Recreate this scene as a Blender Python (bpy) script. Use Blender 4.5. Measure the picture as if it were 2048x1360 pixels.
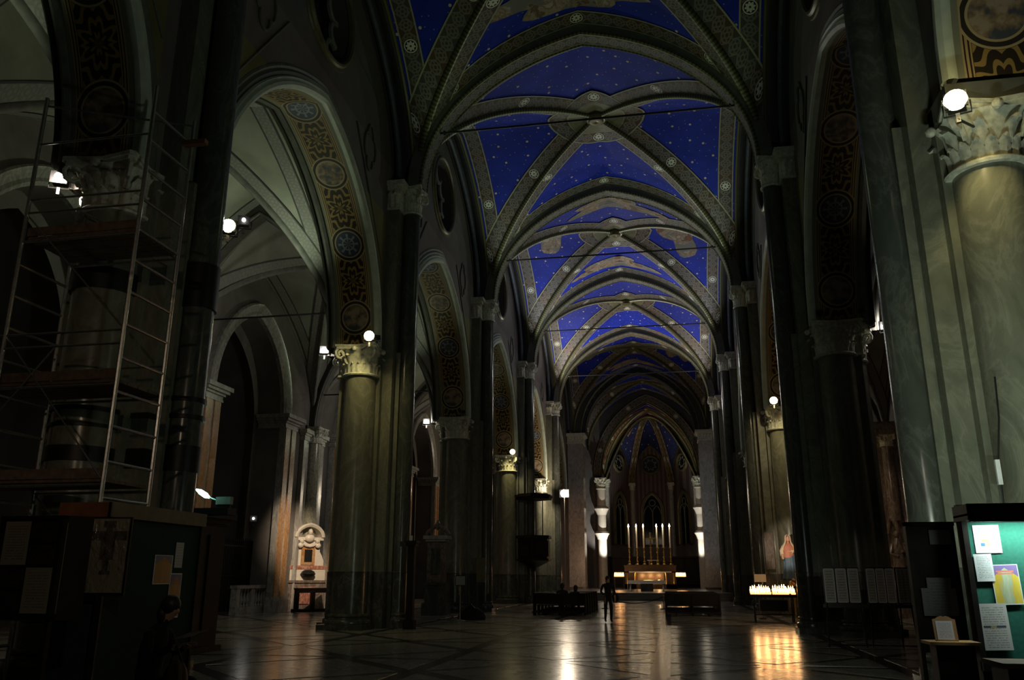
import bpy, math, random
from math import sin, cos, pi, sqrt, atan2, hypot, radians
from mathutils import Vector, Matrix
random.seed(7)
for _o in list(bpy.data.objects): bpy.data.objects.remove(_o)
SC = bpy.context.scene
COL = SC.collection
# ------------------------------------------------------------------ camera, world, exposure
CAMX, CAMZ, FPX, PITCH, YAW, ROLL = 2.417, 1.6, 1653.6, .279, .184, .002
_F = Vector((-sin(YAW)*cos(PITCH), cos(YAW)*cos(PITCH), sin(PITCH)))
_R = Vector((cos(YAW), sin(YAW), 0)); _U = _R.cross(_F)
_R2 = _R*cos(ROLL) + _U*sin(ROLL); _U2 = _U*cos(ROLL) - _R*sin(ROLL)
cd = bpy.data.cameras.new('camera'); cam = bpy.data.objects.new('camera', cd); COL.objects.link(cam)
m_ = Matrix((_R2, _U2, -_F)).transposed().to_4x4(); m_.translation = Vector((CAMX, 0, CAMZ))
cam.matrix_world = m_
cd.sensor_width = 36; cd.lens = FPX/2048*36; cd.clip_end = 400; cd.clip_start = .05
SC.camera = cam
W = bpy.data.worlds.new('night'); SC.world = W; W.use_nodes = True
W.node_tree.nodes['Background'].inputs[0].default_value = (.3, .35, .45, 1)
W.node_tree.nodes['Background'].inputs[1].default_value = .004
vs = SC.view_settings
vs.view_transform = 'Standard'; vs.look = 'None'; vs.gamma = 1; vs.exposure = 0; vs.use_curve_mapping = False
WARM = (1, .60, .26); YEL = (1, .82, .36); WHT = (1, .93, .82); GRN = (.80, 1, .62); TEAL = (.35, 1, .85); COOL = (.85, .93, 1)
K = 1.0        # overall lamp dimmer of the church

def spot(name, loc, aim, power, color=WHT, ang=100, blend=.6, size=.12):
    l = bpy.data.lights.new(name, 'SPOT'); l.energy = power*K; l.color = color
    l.spot_size = radians(ang); l.spot_blend = blend; l.shadow_soft_size = size
    o = bpy.data.objects.new(name, l); COL.objects.link(o); o.location = loc
    o.rotation_euler = (Vector(aim)-Vector(loc)).to_track_quat('-Z', 'Y').to_euler()
    return o
def point(name, loc, power, color=WARM, size=.1):
    l = bpy.data.lights.new(name, 'POINT'); l.energy = power*K; l.color = color; l.shadow_soft_size = size
    o = bpy.data.objects.new(name, l); COL.objects.link(o); o.location = loc
    return o
# floodlights that wash the nave vaults, standing on top of the nave capitals' ledges
UP = [  # bay index, side, power, colour
    (0, -1, 20, GRN), (0, 1, 20, GRN),
    (1, -1, 75, (.72, 1, .50)), (1, 1, 60, (.72, 1, .50)),
    (2, -1, 300, (.86, 1, .76)), (2, 1, 330, (.86, 1, .76)),
    (3, -1, 900, (.97, 1, .96)), (3, 1, 620, (.97, 1, .96)),
    (4, -1, 1700, WHT), (4, 1, 1000, WHT)]
YP = lambda i: .35+13.5*i           # pier lines
YC = lambda i: .35+13.5*(i+.5)      # bay centres
BAY = 13.5
for i_, s_, p_, c_ in UP:
    spot('vault_light', (s_*5.75, YP(i_+1)-.9 if i_ else 12.6, 15.95), (-s_*1.2, YC(i_)+1.0, 21), p_, c_, 150, .8, .15)

# ------------------------------------------------------------------ mesh helper
class MB:
    def __init__(s): s.v = []; s.f = []; s.uv = {}
    def quadgrid(s, pts, uvs=None, closeu=False, closev=False):
        nu = len(pts); nv = len(pts[0]); b = len(s.v)
        for i in range(nu):
            for j in range(nv):
                s.v.append(tuple(pts[i][j]))
                if uvs: s.uv[len(s.v)-1] = uvs[i][j]
        for i in range(nu if closeu else nu-1):
            for j in range(nv if closev else nv-1):
                i2 = (i+1) % nu; j2 = (j+1) % nv
                s.f.append((b+i*nv+j, b+i2*nv+j, b+i2*nv+j2, b+i*nv+j2))
        return s
    def box(s, x0, x1, y0, y1, z0, z1):
        b = len(s.v)
        for z in (z0, z1):
            for x, y in ((x0, y0), (x1, y0), (x1, y1), (x0, y1)): s.v.append((x, y, z))
        for f in ((3, 2, 1, 0), (4, 5, 6, 7), (0, 1, 5, 4), (1, 2, 6, 5), (2, 3, 7, 6), (3, 0, 4, 7)):
            s.f.append(tuple(b+k for k in f))
        return s
    def prism(s, poly, z0, z1, top=1.0, c=None):
        b = len(s.v); n = len(poly)
        if c is None: c = (sum(p[0] for p in poly)/n, sum(p[1] for p in poly)/n)
        for p in poly: s.v.append((p[0], p[1], z0))
        for p in poly: s.v.append((c[0]+(p[0]-c[0])*top, c[1]+(p[1]-c[1])*top, z1))
        s.f.append(tuple(b+n-1-k for k in range(n))); s.f.append(tuple(b+n+k for k in range(n)))
        for k in range(n): s.f.append((b+k, b+(k+1) % n, b+n+(k+1) % n, b+n+k))
        return s
    def lathe(s, prof, c=(0, 0, 0), n=20, a0=0, a1=2*pi, sx=1, sy=1, cap=True):
        full = abs(a1-a0-2*pi) < 1e-6; m = n if full else n+1
        pts = [[(c[0]+r*sx*cos(a0+(a1-a0)*k/n), c[1]+r*sy*sin(a0+(a1-a0)*k/n), c[2]+z) for k in range(m)] for r, z in prof]
        b = len(s.v); s.quadgrid(pts, closev=full)
        if cap and full:
            if prof[0][0] > 1e-4: s.f.append(tuple(b+m-1-k for k in range(m)))
            e = b+(len(prof)-1)*m
            if prof[-1][0] > 1e-4: s.f.append(tuple(e+k for k in range(m)))
        return s
    def tube(s, pts, r, n=8, rs=None, cap=True):
        pts = [Vector(p) for p in pts]; rows = []; up = Vector((0, 0, 1)); prev = None
        for i, p in enumerate(pts):
            t = (pts[min(i+1, len(pts)-1)]-pts[max(i-1, 0)]).normalized()
            if prev is None:
                a = up if abs(t.z) < .95 else Vector((1, 0, 0)); u = t.cross(a).normalized()
            else: u = (prev-t*prev.dot(t)).normalized()
            prev = u; w = t.cross(u); rr = rs[i] if rs else r
            rows.append([p+u*rr*cos(2*pi*k/n)+w*rr*sin(2*pi*k/n) for k in range(n)])
        b = len(s.v); s.quadgrid(rows, closev=True)
        if cap:
            s.f.append(tuple(b+n-1-k for k in range(n))); e = b+(len(rows)-1)*n; s.f.append(tuple(e+k for k in range(n)))
        return s
    def sweep(s, path, norms, binor, prof, close=True):
        """prof: list of (along normal, along binormal); uv: u = arc length, v = profile length"""
        L = 0; rows = []; uvs = []; pl = [0]
        for k in range(1, len(prof)+1):
            a, c = prof[k-1], prof[k % len(prof)]; pl.append(pl[-1]+hypot(a[0]-c[0], a[1]-c[1]))
        path = [Vector(p) for p in path]; binor = Vector(binor)
        for i, p in enumerate(path):
            if i: L += (p-path[i-1]).length
            q = list(prof)+([prof[0]] if close else [])
            rows.append([p+Vector(norms[i])*a+binor*c for a, c in q]); uvs.append([(L, pl[k]) for k in range(len(q))])
        return s.quadgrid(rows, uvs)
    def sphere(s, c, rx, ry, rz, n=12, m=8):
        return s.lathe([(max(1e-5, sin(pi*k/m)), -cos(pi*k/m)) for k in range(m+1)], (0, 0, 0), n, cap=False).last_xf(len(s.v)-n*(m+1), c, rx, ry, rz)
    def last_xf(s, b, c, rx, ry, rz):
        for k in range(b, len(s.v)):
            x, y, z = s.v[k]; s.v[k] = (c[0]+x*rx, c[1]+y*ry, c[2]+z*rz)
        return s
    def xf(s, M, b=0):
        for k in range(b, len(s.v)): s.v[k] = tuple(M @ Vector(s.v[k]))
        return s
    def mesh(s, name, mat, smooth=35):
        me = bpy.data.meshes.new(name); me.from_pydata(s.v, [], s.f); me.update()
        if s.uv:
            ul = me.uv_layers.new(name='UVMap')
            for l in me.loops: ul.data[l.index].uv = s.uv.get(l.vertex_index, (0, 0))
        if smooth:
            me.shade_smooth(); me.set_sharp_from_angle(angle=radians(smooth))
        if mat: me.materials.append(mat)
        return me
    def build(s, name, mat, parent=None, smooth=35, loc=None):
        return link(name, s.mesh(name, mat, smooth), parent, loc)
def link(name, me, parent=None, loc=None, rz=0):
    o = bpy.data.objects.new(name, me); COL.objects.link(o)
    if parent: o.parent = parent
    if loc: o.location = loc
    if rz: o.rotation_euler = (0, 0, rz)
    return o
def tag(o, label=None, cat=None, group=None, kind=None):
    if label: o['label'] = label
    if cat: o['category'] = cat
    if group: o['group'] = group
    if kind: o['kind'] = kind
    return o
def thing(name, label, cat, loc=(0, 0, 0), rz=0, group=None):
    o = bpy.data.objects.new(name, None); COL.objects.link(o); o.location = loc; o.rotation_euler = (0, 0, rz)
    o.empty_display_size = .1
    return tag(o, label, cat, group)
def struct(name, loc=(0, 0, 0)):
    o = bpy.data.objects.new(name, None); COL.objects.link(o); o.location = loc; o['kind'] = 'structure'
    return o
def copy_tree(o, loc=None, rz=None, label=None, group=None):
    r = o.copy(); COL.objects.link(r)
    for ch in list(o.children):
        c = ch.copy(); COL.objects.link(c); c.parent = r
        for g in list(ch.children):
            d = g.copy(); COL.objects.link(d); d.parent = c
    if loc is not None: r.location = loc
    if rz is not None: r.rotation_euler = (0, 0, rz)
    if label: r['label'] = label
    if group: r['group'] = group
    return r

# ------------------------------------------------------------------ materials
class NT:
    def __init__(s, name, rough=.6, metal=0, spec=.5):
        s.m = bpy.data.materials.new(name); s.m.use_nodes = True; s.t = s.m.node_tree
        s.b = s.t.nodes['Principled BSDF']; s.b.inputs['Roughness'].default_value = rough; s.b.inputs['Metallic'].default_value = metal
        s.b.inputs['Specular IOR Level'].default_value = spec
    def n(s, typ, ins=None, **at):
        k = s.t.nodes.new('ShaderNode'+typ)
        for a, v in at.items(): setattr(k, a, v)
        for a, v in (ins or {}).items(): s.set(k.inputs[a], v)
        return k
    def set(s, sock, v):
        if isinstance(v, bpy.types.NodeSocket): s.t.links.new(v, sock)
        elif isinstance(v, tuple) and len(v) == 3 and sock.type == 'RGBA': sock.default_value = (*v, 1)
        else: sock.default_value = v
    def M(s, op, a, b=0, c=0):
        return s.n('Math', {0: a, 1: b, 2: c}, operation=op).outputs[0]
    def coord(s, kind='Object'): return s.n('TexCoord').outputs[kind]
    def mix(s, f, a, b):
        k = s.n('Mix', data_type='RGBA'); s.set(k.inputs[0], f); s.set(k.inputs[6], a); s.set(k.inputs[7], b); return k.outputs[2]
    def noise(s, v, scale, detail=4, dist=0, rough=.55):
        return s.n('TexNoise', {'Vector': v, 'Scale': scale, 'Detail': detail, 'Distortion': dist, 'Roughness': rough}).outputs[0]
    def ramp(s, f, stops):
        k = s.n('ValToRGB', {0: f}); cr = k.color_ramp
        while len(cr.elements) < len(stops): cr.elements.new(.5)
        for e, (p, c) in zip(cr.elements, stops): e.position = p; e.color = (*c, 1)
        return k.outputs[0]
    def lt(s, a, b): return s.M('LESS_THAN', a, b)
    def band(s, x, c, w): return s.lt(s.M('ABSOLUTE', s.M('SUBTRACT', x, c)), w)
    def mx(s, *a):
        r = a[0]
        for x in a[1:]: r = s.M('MAXIMUM', r, x)
        return r
    def col(s, c): s.set(s.b.inputs['Base Color'], c); return s
    def bump(s, h, d=.02, st=.5):
        k = s.n('Bump', {'Height': h, 'Distance': d, 'Strength': st}); s.t.links.new(k.outputs[0], s.b.inputs['Normal']); return s
    def emit(s, c, st): s.set(s.b.inputs['Emission Color'], c); s.b.inputs['Emission Strength'].default_value = st; return s
def plain(name, c, rough=.6, metal=0, var=.25, scale=6, bump=0, spec=.5):
    t = NT(name, rough, metal, spec); nz = t.noise(t.coord(), scale, 4)
    t.col(t.ramp(nz, [(.3, tuple(x*(1-var) for x in c)), (.7, tuple(min(1, x*(1+var)) for x in c))]))
    if bump: t.bump(nz, bump)
    return t.m
def marble(name, dark, mid, pale, scale=.5, dist=9, rough=.22, zs=.45):
    t = NT(name, rough); v = t.n('Mapping', {0: t.coord(), 3: (1, 1, zs)}).outputs[0]
    n1 = t.noise(v, scale*2.2, 7, dist*.22, .6); n2 = t.noise(v, scale*9, 5, 1.5)
    a = t.ramp(n1, [(.25, dark), (.42, mid), (.47, mid), (.51, pale), (.55, mid), (.72, dark)])
    t.col(t.mix(t.M('MULTIPLY', n2, .55), a, tuple(.55*x+.15*y for x, y in zip(dark, mid))))
    t.set(t.b.inputs['Roughness'], t.M('MULTIPLY_ADD', n2, .2, rough-.08)); return t.m
def emis(name, c, st):
    t = NT(name, .5); t.col(c); t.emit(c, st); return t.m
MT = {}
MT['pier'] = marble('green_grey_marble', (.12, .125, .095), (.21, .215, .165), (.275, .28, .215), .42, 9, .22, .5)
MT['shaft'] = marble('dark_shaft_marble', (.05, .055, .05), (.085, .093, .082), (.13, .14, .12), .5, 9, .2, .5)
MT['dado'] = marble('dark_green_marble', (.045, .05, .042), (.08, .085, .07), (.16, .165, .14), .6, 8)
MT['pale'] = plain('pale_stone', (.36, .36, .31), .5, 0, .25, 5, .01)
MT['cap'] = plain('carved_stone', (.60, .61, .51), .5, 0, .3, 9, .01)
MT['giallo'] = marble('orange_marble', (.34, .14, .05), (.50, .25, .09), (.6, .42, .25), 1.1, 9, .25, .6)
MT['graymar'] = marble('pale_grey_marble', (.25, .24, .22), (.42, .40, .37), (.6, .58, .54), .8, 7)
MT['brec'] = marble('breccia_marble', (.10, .10, .08), (.33, .32, .24), (.62, .6, .48), 1.6, 14)
MT['altar'] = plain('dark_gilded_altar', (.085, .048, .022), .45, .2, .3, 6)
MT['white'] = plain('white_marble', (.68, .62, .54), .35, 0, .1, 4)
MT['redmar'] = marble('red_marble', (.22, .05, .035), (.42, .15, .1), (.65, .5, .42), 1.5, 12)
MT['bronmar'] = marble('brown_marble', (.085, .065, .056), (.2, .155, .13), (.36, .3, .26), 1, 10)
MT['black'] = plain('black_iron', (.012, .012, .013), .45, .3, .3)
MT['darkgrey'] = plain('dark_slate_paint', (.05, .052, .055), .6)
MT['bluemould'] = plain('slate_blue_moulding', (.07, .085, .12), .5)
MT['steel'] = plain('galvanised_steel', (.42, .42, .40), .32, .9, .2, 20)
MT['plank'] = plain('scaffold_plank', (.13, .085, .058), .7, 0, .35, 9)
MT['wood'] = plain('dark_walnut', (.016, .0105, .008), .5, 0, .4, 7, 0, .25)
MT['oak'] = plain('light_oak', (.45, .26, .10), .45, 0, .25, 8)
MT['fascia_o'] = plain('orange_brown_wood', (.20, .075, .025), .5, 0, .2, 5)
MT['fascia_g'] = plain('olive_painted_wood', (.16, .135, .075), .5, 0, .2, 5)
MT['gold'] = plain('gilt_brass', (.62, .42, .12), .28, .95, .2, 12)
MT['wax'] = plain('candle_wax', (.85, .80, .68), .4, 0, .05)
MT['cloth'] = plain('white_cloth', (.75, .76, .78), .8, 0, .08)
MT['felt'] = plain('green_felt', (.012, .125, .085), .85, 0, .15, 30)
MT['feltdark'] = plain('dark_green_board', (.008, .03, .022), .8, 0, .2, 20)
MT['skin'] = plain('skin', (.62, .36, .25), .5, 0, .08)
MT['flesh'] = plain('painted_flesh', (.78, .45, .32), .4, 0, .06)
MT['hair'] = plain('dark_hair', (.02, .013, .01), .5)
MT['coat'] = plain('black_coat', (.012, .012, .014), .8, 0, .3)
MT['jeans'] = plain('dark_trousers', (.02, .022, .03), .8, 0, .3)
MT['veil'] = plain('cream_veil', (.78, .66, .48), .6, 0, .08)
MT['tunic'] = plain('rose_tunic', (.62, .25, .17), .6, 0, .12)
MT['robe'] = plain('blue_robe', (.11, .19, .29), .55, 0, .2, 5)
MT['glass'] = plain('dark_glass', (.008, .009, .012), .12, 0, .3, 3)
MT['olive'] = plain('olive_disc_paint', (.15, .15, .075), .6, 0, .25, 4)
MT['stage'] = plain('sanctuary_marble', (.15, .14, .13), .3, 0, .2, 3)
MT['lens_y'] = emis('lamp_lens_yellow', (1, .86, .5), 22)
MT['lens_w'] = emis('lamp_lens_white', (1, .94, .86), 40)
MT['lens_p'] = emis('pole_lamp_lens', (1, .92, .82), 45)
MT['tube'] = emis('fluorescent_tube', (.4, 1, .82), 8)
MT['tubeW'] = emis('fluorescent_tube_white', (.82, 1, .95), 8)
MT['flame'] = emis('candle_flame', (1, .55, .2), 16)
MT['flameW'] = emis('tall_candle_flame', (1, .80, .55), 26)
MT['votive'] = emis('glowing_votive_wax', (1, .45, .15), 2.2)
MT['redlamp'] = emis('red_votive_glass', (1, .2, .08), 6)
MT['glow'] = emis('lit_alcove_lamp', (1, .55, .2), 9)

def mk_vault(name='starry_blue_vault', c1=(.009, .026, .40), c2=(.016, .042, .56)):
    t = NT(name, .75, 0, .25); uv = t.coord('UV'); ob = t.coord()
    nz = t.noise(ob, .5, 5); base = t.ramp(nz, [(.25, c1), (.75, c2)])
    v = t.n('TexVoronoi', {'Vector': uv, 'Scale': 1.05, 'Randomness': .72}, voronoi_dimensions='2D')
    star = t.lt(v.outputs['Distance'], .06)
    sep = t.n('SeparateColor', {0: v.outputs['Color']}).outputs[0]
    star = t.M('MULTIPLY', star, t.M('GREATER_THAN', sep, .15))
    small = t.lt(t.n('TexVoronoi', {'Vector': uv, 'Scale': 2.1, 'Randomness': 1}, voronoi_dimensions='2D').outputs['Distance'], .05)
    c = t.mix(star, base, (.75, .66, .42)); c = t.mix(t.M('MULTIPLY', small, .5), c, (.6, .56, .42))
    stain = t.ramp(t.noise(ob, 1.1, 6, .6), [(.3, (.72, .72, .72)), (.6, (1, 1, 1))])
    k = t.n('Mix', data_type='RGBA', blend_type='MULTIPLY'); t.set(k.inputs[0], .8); t.set(k.inputs[6], c); t.set(k.inputs[7], stain)
    t.col(k.outputs[2]); return t.m
MT['blue'] = mk_vault()

def mk_border(name, w, pal, base, base2, edge, hot=5.4, cell=.5):
    t = NT(name, .65, 0, .3); uv = t.n('SeparateXYZ', {0: t.coord('UV')}); U, V = uv.outputs[0], uv.outputs[1]
    fu = t.M('SUBTRACT', t.M('FRACT', t.M('DIVIDE', U, cell)), .5); fv = t.M('DIVIDE', t.M('SUBTRACT', V, w/2), cell)
    r = t.M('SQRT', t.M('ADD', t.M('MULTIPLY', fu, fu), t.M('MULTIPLY', fv, fv)))
    dia = t.M('ADD', t.M('ABSOLUTE', fu), t.M('ABSOLUTE', fv))
    line = t.mx(t.band(r, .40, .05), t.band(r, .17, .055), t.band(dia, .62, .045))
    six = t.M('SINE', t.M('MULTIPLY', t.M('ARCTAN2', fv, fu), 6)); line = t.mx(line, t.M('MULTIPLY', t.band(r, .29, .045), t.M('GREATER_THAN', six, .2)))
    alt = t.lt(t.M('FRACT', t.M('DIVIDE', U, cell*5)), .4)
    c = t.mix(alt, base, base2); c = t.mix(t.M('MULTIPLY', line, .75), c, pal)
    if hot:
        hu = t.M('MULTIPLY', t.M('SUBTRACT', t.M('FRACT', t.M('DIVIDE', U, hot)), .5), hot); hv = t.M('SUBTRACT', V, w/2)
        hr = t.M('SQRT', t.M('ADD', t.M('MULTIPLY', hu, hu), t.M('MULTIPLY', hv, hv)))
        pet = t.M('MULTIPLY', t.M('SINE', t.M('MULTIPLY', t.M('ARCTAN2', hv, hu), 8)), .03)
        c = t.mix(t.lt(hr, .27), c, (.03, .025, .025)); c = t.mix(t.mx(t.band(hr, .23, .02), t.lt(t.M('ADD', hr, pet), .16)), c, (.72, .74, .66)); c = t.mix(t.lt(hr, .04), c, (.05, .06, .05))
    e = t.mx(t.lt(V, .055), t.M('GREATER_THAN', V, w-.055)); c = t.mix(e, c, edge)
    t.col(c); return t.m
BW = .72
MT['border'] = mk_border('patterned_border', BW, (.22, .205, .18), (.066, .06, .062), (.085, .05, .033), (.38, .38, .25))
MT['bordred'] = mk_border('red_gold_border', BW, (.30, .19, .07), (.11, .035, .022), (.075, .03, .03), (.34, .25, .09), 3.3)
MT['archband'] = mk_border('arch_soffit_band', .62, (.24, .22, .19), (.075, .068, .06), (.055, .055, .066), (.28, .28, .19), 0, .42)
MT['aisleband'] = mk_border('aisle_rib_band', .5, (.24, .24, .22), (.34, .34, .31), (.31, .31, .29), (.08, .08, .08), 0, .5)
def mk_soffit():
    t = NT('roundel_soffit', .6, 0, .3); uv = t.n('SeparateXYZ', {0: t.coord('UV')}); U, V = uv.outputs[0], uv.outputs[1]
    P = 2.56; fu = t.M('MULTIPLY', t.M('SUBTRACT', t.M('FRACT', t.M('DIVIDE', U, P)), .5), P); fv = t.M('SUBTRACT', V, .70); av = t.M('ABSOLUTE', fv)
    r = t.M('SQRT', t.M('ADD', t.M('MULTIPLY', fu, fu), t.M('MULTIPLY', fv, fv))); th = t.M('ARCTAN2', fv, fu)
    bu = t.M('SUBTRACT', t.M('ABSOLUTE', fu), P/2)
    r2 = t.M('SQRT', t.M('ADD', t.M('MULTIPLY', bu, bu), t.M('MULTIPLY', fv, fv))); th2 = t.M('ARCTAN2', av, bu)
    curl = t.M('SINE', t.M('ADD', t.M('MULTIPLY', r2, 22), t.M('MULTIPLY', t.M('SINE', t.M('MULTIPLY', th2, 8)), 2.2)))
    ara = t.M('MULTIPLY', t.M('GREATER_THAN', curl, .35), t.lt(av, .42))
    c = t.mix(ara, (.028, .02, .014), (.30, .20, .06))
    zone = t.lt(r, .62); c = t.mix(zone, c, (.03, .024, .02))
    star = t.M('MULTIPLY', t.mx(t.M('GREATER_THAN', t.M('COSINE', t.M('MULTIPLY', th, 8)), .55), t.band(r, .2, .025)), t.lt(r, .36))
    inner = t.mix(t.M('MULTIPLY', star, .8), (.055, .075, .12), (.30, .33, .36))
    fig = t.lt(t.M('FRACT', t.M('DIVIDE', U, P*2)), .5); nz = t.noise(t.coord('UV'), 3.2, 3)
    inner = t.mix(fig, inner, t.ramp(nz, [(.42, (.07, .08, .10)), (.52, (.24, .17, .10)), (.6, (.34, .27, .2))]))
    c = t.mix(t.lt(r, .44), c, inner)
    c = t.mix(t.mx(t.band(r, .46, .022), t.band(r, .59, .022)), c, (.42, .33, .18))
    rail = t.mx(t.band(av, .50, .02), t.band(av, .44, .012)); c = t.mix(t.M('MULTIPLY', rail, t.M('GREATER_THAN', r, .6)), c, (.40, .28, .12))
    c = t.mix(t.M('GREATER_THAN', av, .55), c, (.20, .205, .15)); c = t.mix(t.band(av, .56, .015), c, (.4, .3, .15))
    t.col(c); return t.m
MT['soffit'] = mk_soffit()
def mk_plaster(name, a, b, c, rough=.8):
    t = NT(name, rough, 0, .2); v = t.coord(); n1 = t.noise(v, .35, 6, .8); n2 = t.noise(v, 2.2, 5)
    k = t.ramp(n1, [(.3, a), (.52, b), (.68, c)]); t.col(t.mix(t.M('MULTIPLY', n2, .35), k, tuple(x*.55 for x in a))); t.bump(n2, .02); return t.m
MT['spandrel'] = mk_plaster('mottled_wall_paint', (.14, .118, .115), (.20, .17, .17), (.17, .195, .18))
MT['olivewall'] = mk_plaster('olive_wall_paint', (.17, .155, .07), (.23, .21, .095), (.26, .235, .12))
MT['clere'] = mk_plaster('slate_wall_paint', (.10, .09, .09), (.155, .135, .13), (.125, .145, .15))
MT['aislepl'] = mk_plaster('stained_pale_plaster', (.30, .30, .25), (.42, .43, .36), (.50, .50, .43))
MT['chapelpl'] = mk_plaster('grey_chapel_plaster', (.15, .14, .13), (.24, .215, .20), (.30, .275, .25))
def mk_stripe(name, c1, c2, per):
    t = NT(name, .7, 0, .25); x = t.n('SeparateXYZ', {0: t.coord()}).outputs; s = t.M('ADD', x[0], x[1])
    f = t.lt(t.M('FRACT', t.M('DIVIDE', s, per)), .5); nz = t.noise(t.coord(), 1.2, 5)
    t.col(t.mix(t.M('MULTIPLY', nz, .6), t.mix(f, c1, c2), (.05, .04, .04))); return t.m
MT['apsewall'] = mk_stripe('striped_apse_wall', (.115, .07, .075), (.21, .165, .155), .5)
def mk_fresco():
    t = NT('fresco_paint', .75, 0, .25); v = t.coord('UV'); nz = t.noise(v, 1.4, 5, 1.2); cl = t.noise(v, .9, 3, .5)
    k = t.ramp(nz, [(.28, (.30, .10, .05)), (.40, (.14, .10, .07)), (.48, (.42, .33, .24)), (.56, (.22, .15, .10)), (.64, (.46, .42, .36)), (.74, (.34, .26, .07))])
    k2 = t.ramp(cl, [(.4, (.20, .19, .18)), (.6, (.32, .33, .34))]); t.col(t.mix(t.lt(cl, .46), k, k2)); return t.m
MT['fresco'] = mk_fresco()
def mk_frescor():
    t = NT('red_fresco_paint', .75, 0, .25); nz = t.noise(t.coord('UV'), 1.6, 5, 1)
    t.col(t.ramp(nz, [(.3, (.32, .08, .05)), (.45, (.16, .08, .06)), (.55, (.40, .25, .16)), (.7, (.10, .12, .26))])); return t.m
MT['frescor'] = mk_frescor()
def mk_rib():
    t = NT('gilded_rib_moulding', .4, .35, .5); U = t.n('SeparateXYZ', {0: t.coord('UV')}).outputs[0]
    f = t.lt(t.M('FRACT', t.M('MULTIPLY', U, 6.5)), .55); t.col(t.mix(f, (.055, .06, .028), (.15, .15, .07))); return t.m
MT['rib'] = mk_rib()
MT['ribpale'] = plain('grey_rib_plaster', (.22, .22, .20), .7, 0, .25, 3)
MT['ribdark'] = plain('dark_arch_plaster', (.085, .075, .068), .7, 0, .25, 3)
MT['archmould'] = plain('pale_green_moulding', (.50, .57, .48), .5, 0, .15, 3)
MT['greymould'] = plain('grey_arch_moulding', (.13, .135, .115), .6, 0, .2, 3)
def mk_slab(name, a, b):
    t = NT(name, .15); v = t.coord('Object'); nz = t.noise(v, .8, 6, 1.2); n2 = t.noise(v, 5, 3)
    t.col(t.ramp(nz, [(.3, a), (.7, b)])); t.set(t.b.inputs['Roughness'], t.M('MULTIPLY_ADD', n2, .14, .12))
    g = t.n('NewGeometry').outputs['Position']; mp = t.n('Mapping', {0: g, 3: (1.0, 3.0, 1)}).outputs[0]
    t.bump(t.noise(mp, .9, 3), .012, .35); return t.m
MT['slab'] = mk_slab('light_floor_marble', (.27, .255, .225), (.40, .38, .34))
MT['floordark'] = mk_slab('dark_floor_marble', (.035, .035, .034), (.06, .058, .055))

def mk_paper(name, paper=(.72, .72, .72), ink=(.12, .12, .14), lines=16, top=.92, bot=.1, cols=None):
    t = NT(name, .6, 0, .3); uv = t.n('SeparateXYZ', {0: t.coord('UV')}); U, V = uv.outputs[0], uv.outputs[1]
    ln = t.lt(t.M('FRACT', t.M('MULTIPLY', V, lines)), .4)
    ed = t.n('CombineXYZ', {0: t.M('MULTIPLY', U, 22), 1: t.M('FLOOR', t.M('MULTIPLY', V, lines))}).outputs[0]
    wd = t.M('GREATER_THAN', t.noise(ed, 1.3, 1), .44)
    ins = t.M('MULTIPLY', t.M('MULTIPLY', t.M('GREATER_THAN', U, .12), t.lt(U, .88)), t.M('MULTIPLY', t.M('GREATER_THAN', V, bot), t.lt(V, top)))
    c = t.mix(t.M('MULTIPLY', t.M('MULTIPLY', ln, wd), t.M('MULTIPLY', ins, .6)), paper, ink)
    for (u0, u1, v0, v1, cc) in (cols or []):
        q = t.M('MULTIPLY', t.M('MULTIPLY', t.M('GREATER_THAN', U, u0), t.lt(U, u1)), t.M('MULTIPLY', t.M('GREATER_THAN', V, v0), t.lt(V, v1)))
        c = t.mix(q, c, cc)
    t.col(c); return t.m
MT['p_text'] = mk_paper('typed_sheet')
MT['p_plain'] = mk_paper('notice_sheet', (.55, .53, .50), (.3, .29, .28), 9)
MT['p_cream'] = mk_paper('cream_text_sheet', (.24, .20, .15), (.09, .08, .08), 16)
MT['p_dim'] = mk_paper('dim_sheet', (.20, .19, .18), (.1, .1, .1), 12)
MT['p_logo'] = mk_paper('white_notice', (.80, .80, .80), (.6, .6, .6), 5, .1, .05, [(.18, .32, .72, .92, (.35, .66, .68)), (.22, .42, .52, .62, (.75, .3, .25)), (.25, .6, .40, .5, (.85, .62, .2)), (.22, .38, .24, .36, (.08, .2, .55)), (.45, .58, .24, .40, (.85, .68, .2)), (.6, .9, .26, .34, (.45, .6, .75))])
def mk_poster(name, stops, head=(.28, .2, .45), ink=(.85, .25, .2)):
    t = NT(name, .4, 0, .4); uv = t.n('SeparateXYZ', {0: t.coord('UV')}); U, V = uv.outputs[0], uv.outputs[1]
    nz = t.noise(t.n('Mapping', {0: t.coord('UV'), 3: (7, 2.2, 1)}).outputs[0], 1, 4, .4); au = t.M('ABSOLUTE', t.M('SUBTRACT', U, .5))
    k = t.ramp(t.M('ADD', t.M('MULTIPLY', au, .9), t.M('MULTIPLY', nz, .55)), stops)
    k = t.mix(t.M('MULTIPLY', t.M('GREATER_THAN', V, t.M('MULTIPLY_ADD', au, -.5, .92)), 1), k, head)
    k = t.mix(t.M('MULTIPLY', t.mx(t.band(V, .83, .022), t.band(V, .77, .015)), t.lt(au, .32)), k, ink)
    e = t.mx(t.M('GREATER_THAN', au, .47), t.mx(t.lt(V, .025), t.M('GREATER_THAN', V, .98))); k = t.mix(e, k, (.8, .8, .8)); t.col(k); return t.m
MT['p_yellow'] = mk_poster('yellow_poster', [(.15, (.75, .78, .6)), (.38, (.5, .55, .35)), (.5, (.75, .5, .06)), (.7, (.8, .62, .1)), (.9, (.35, .3, .45))])
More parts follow.
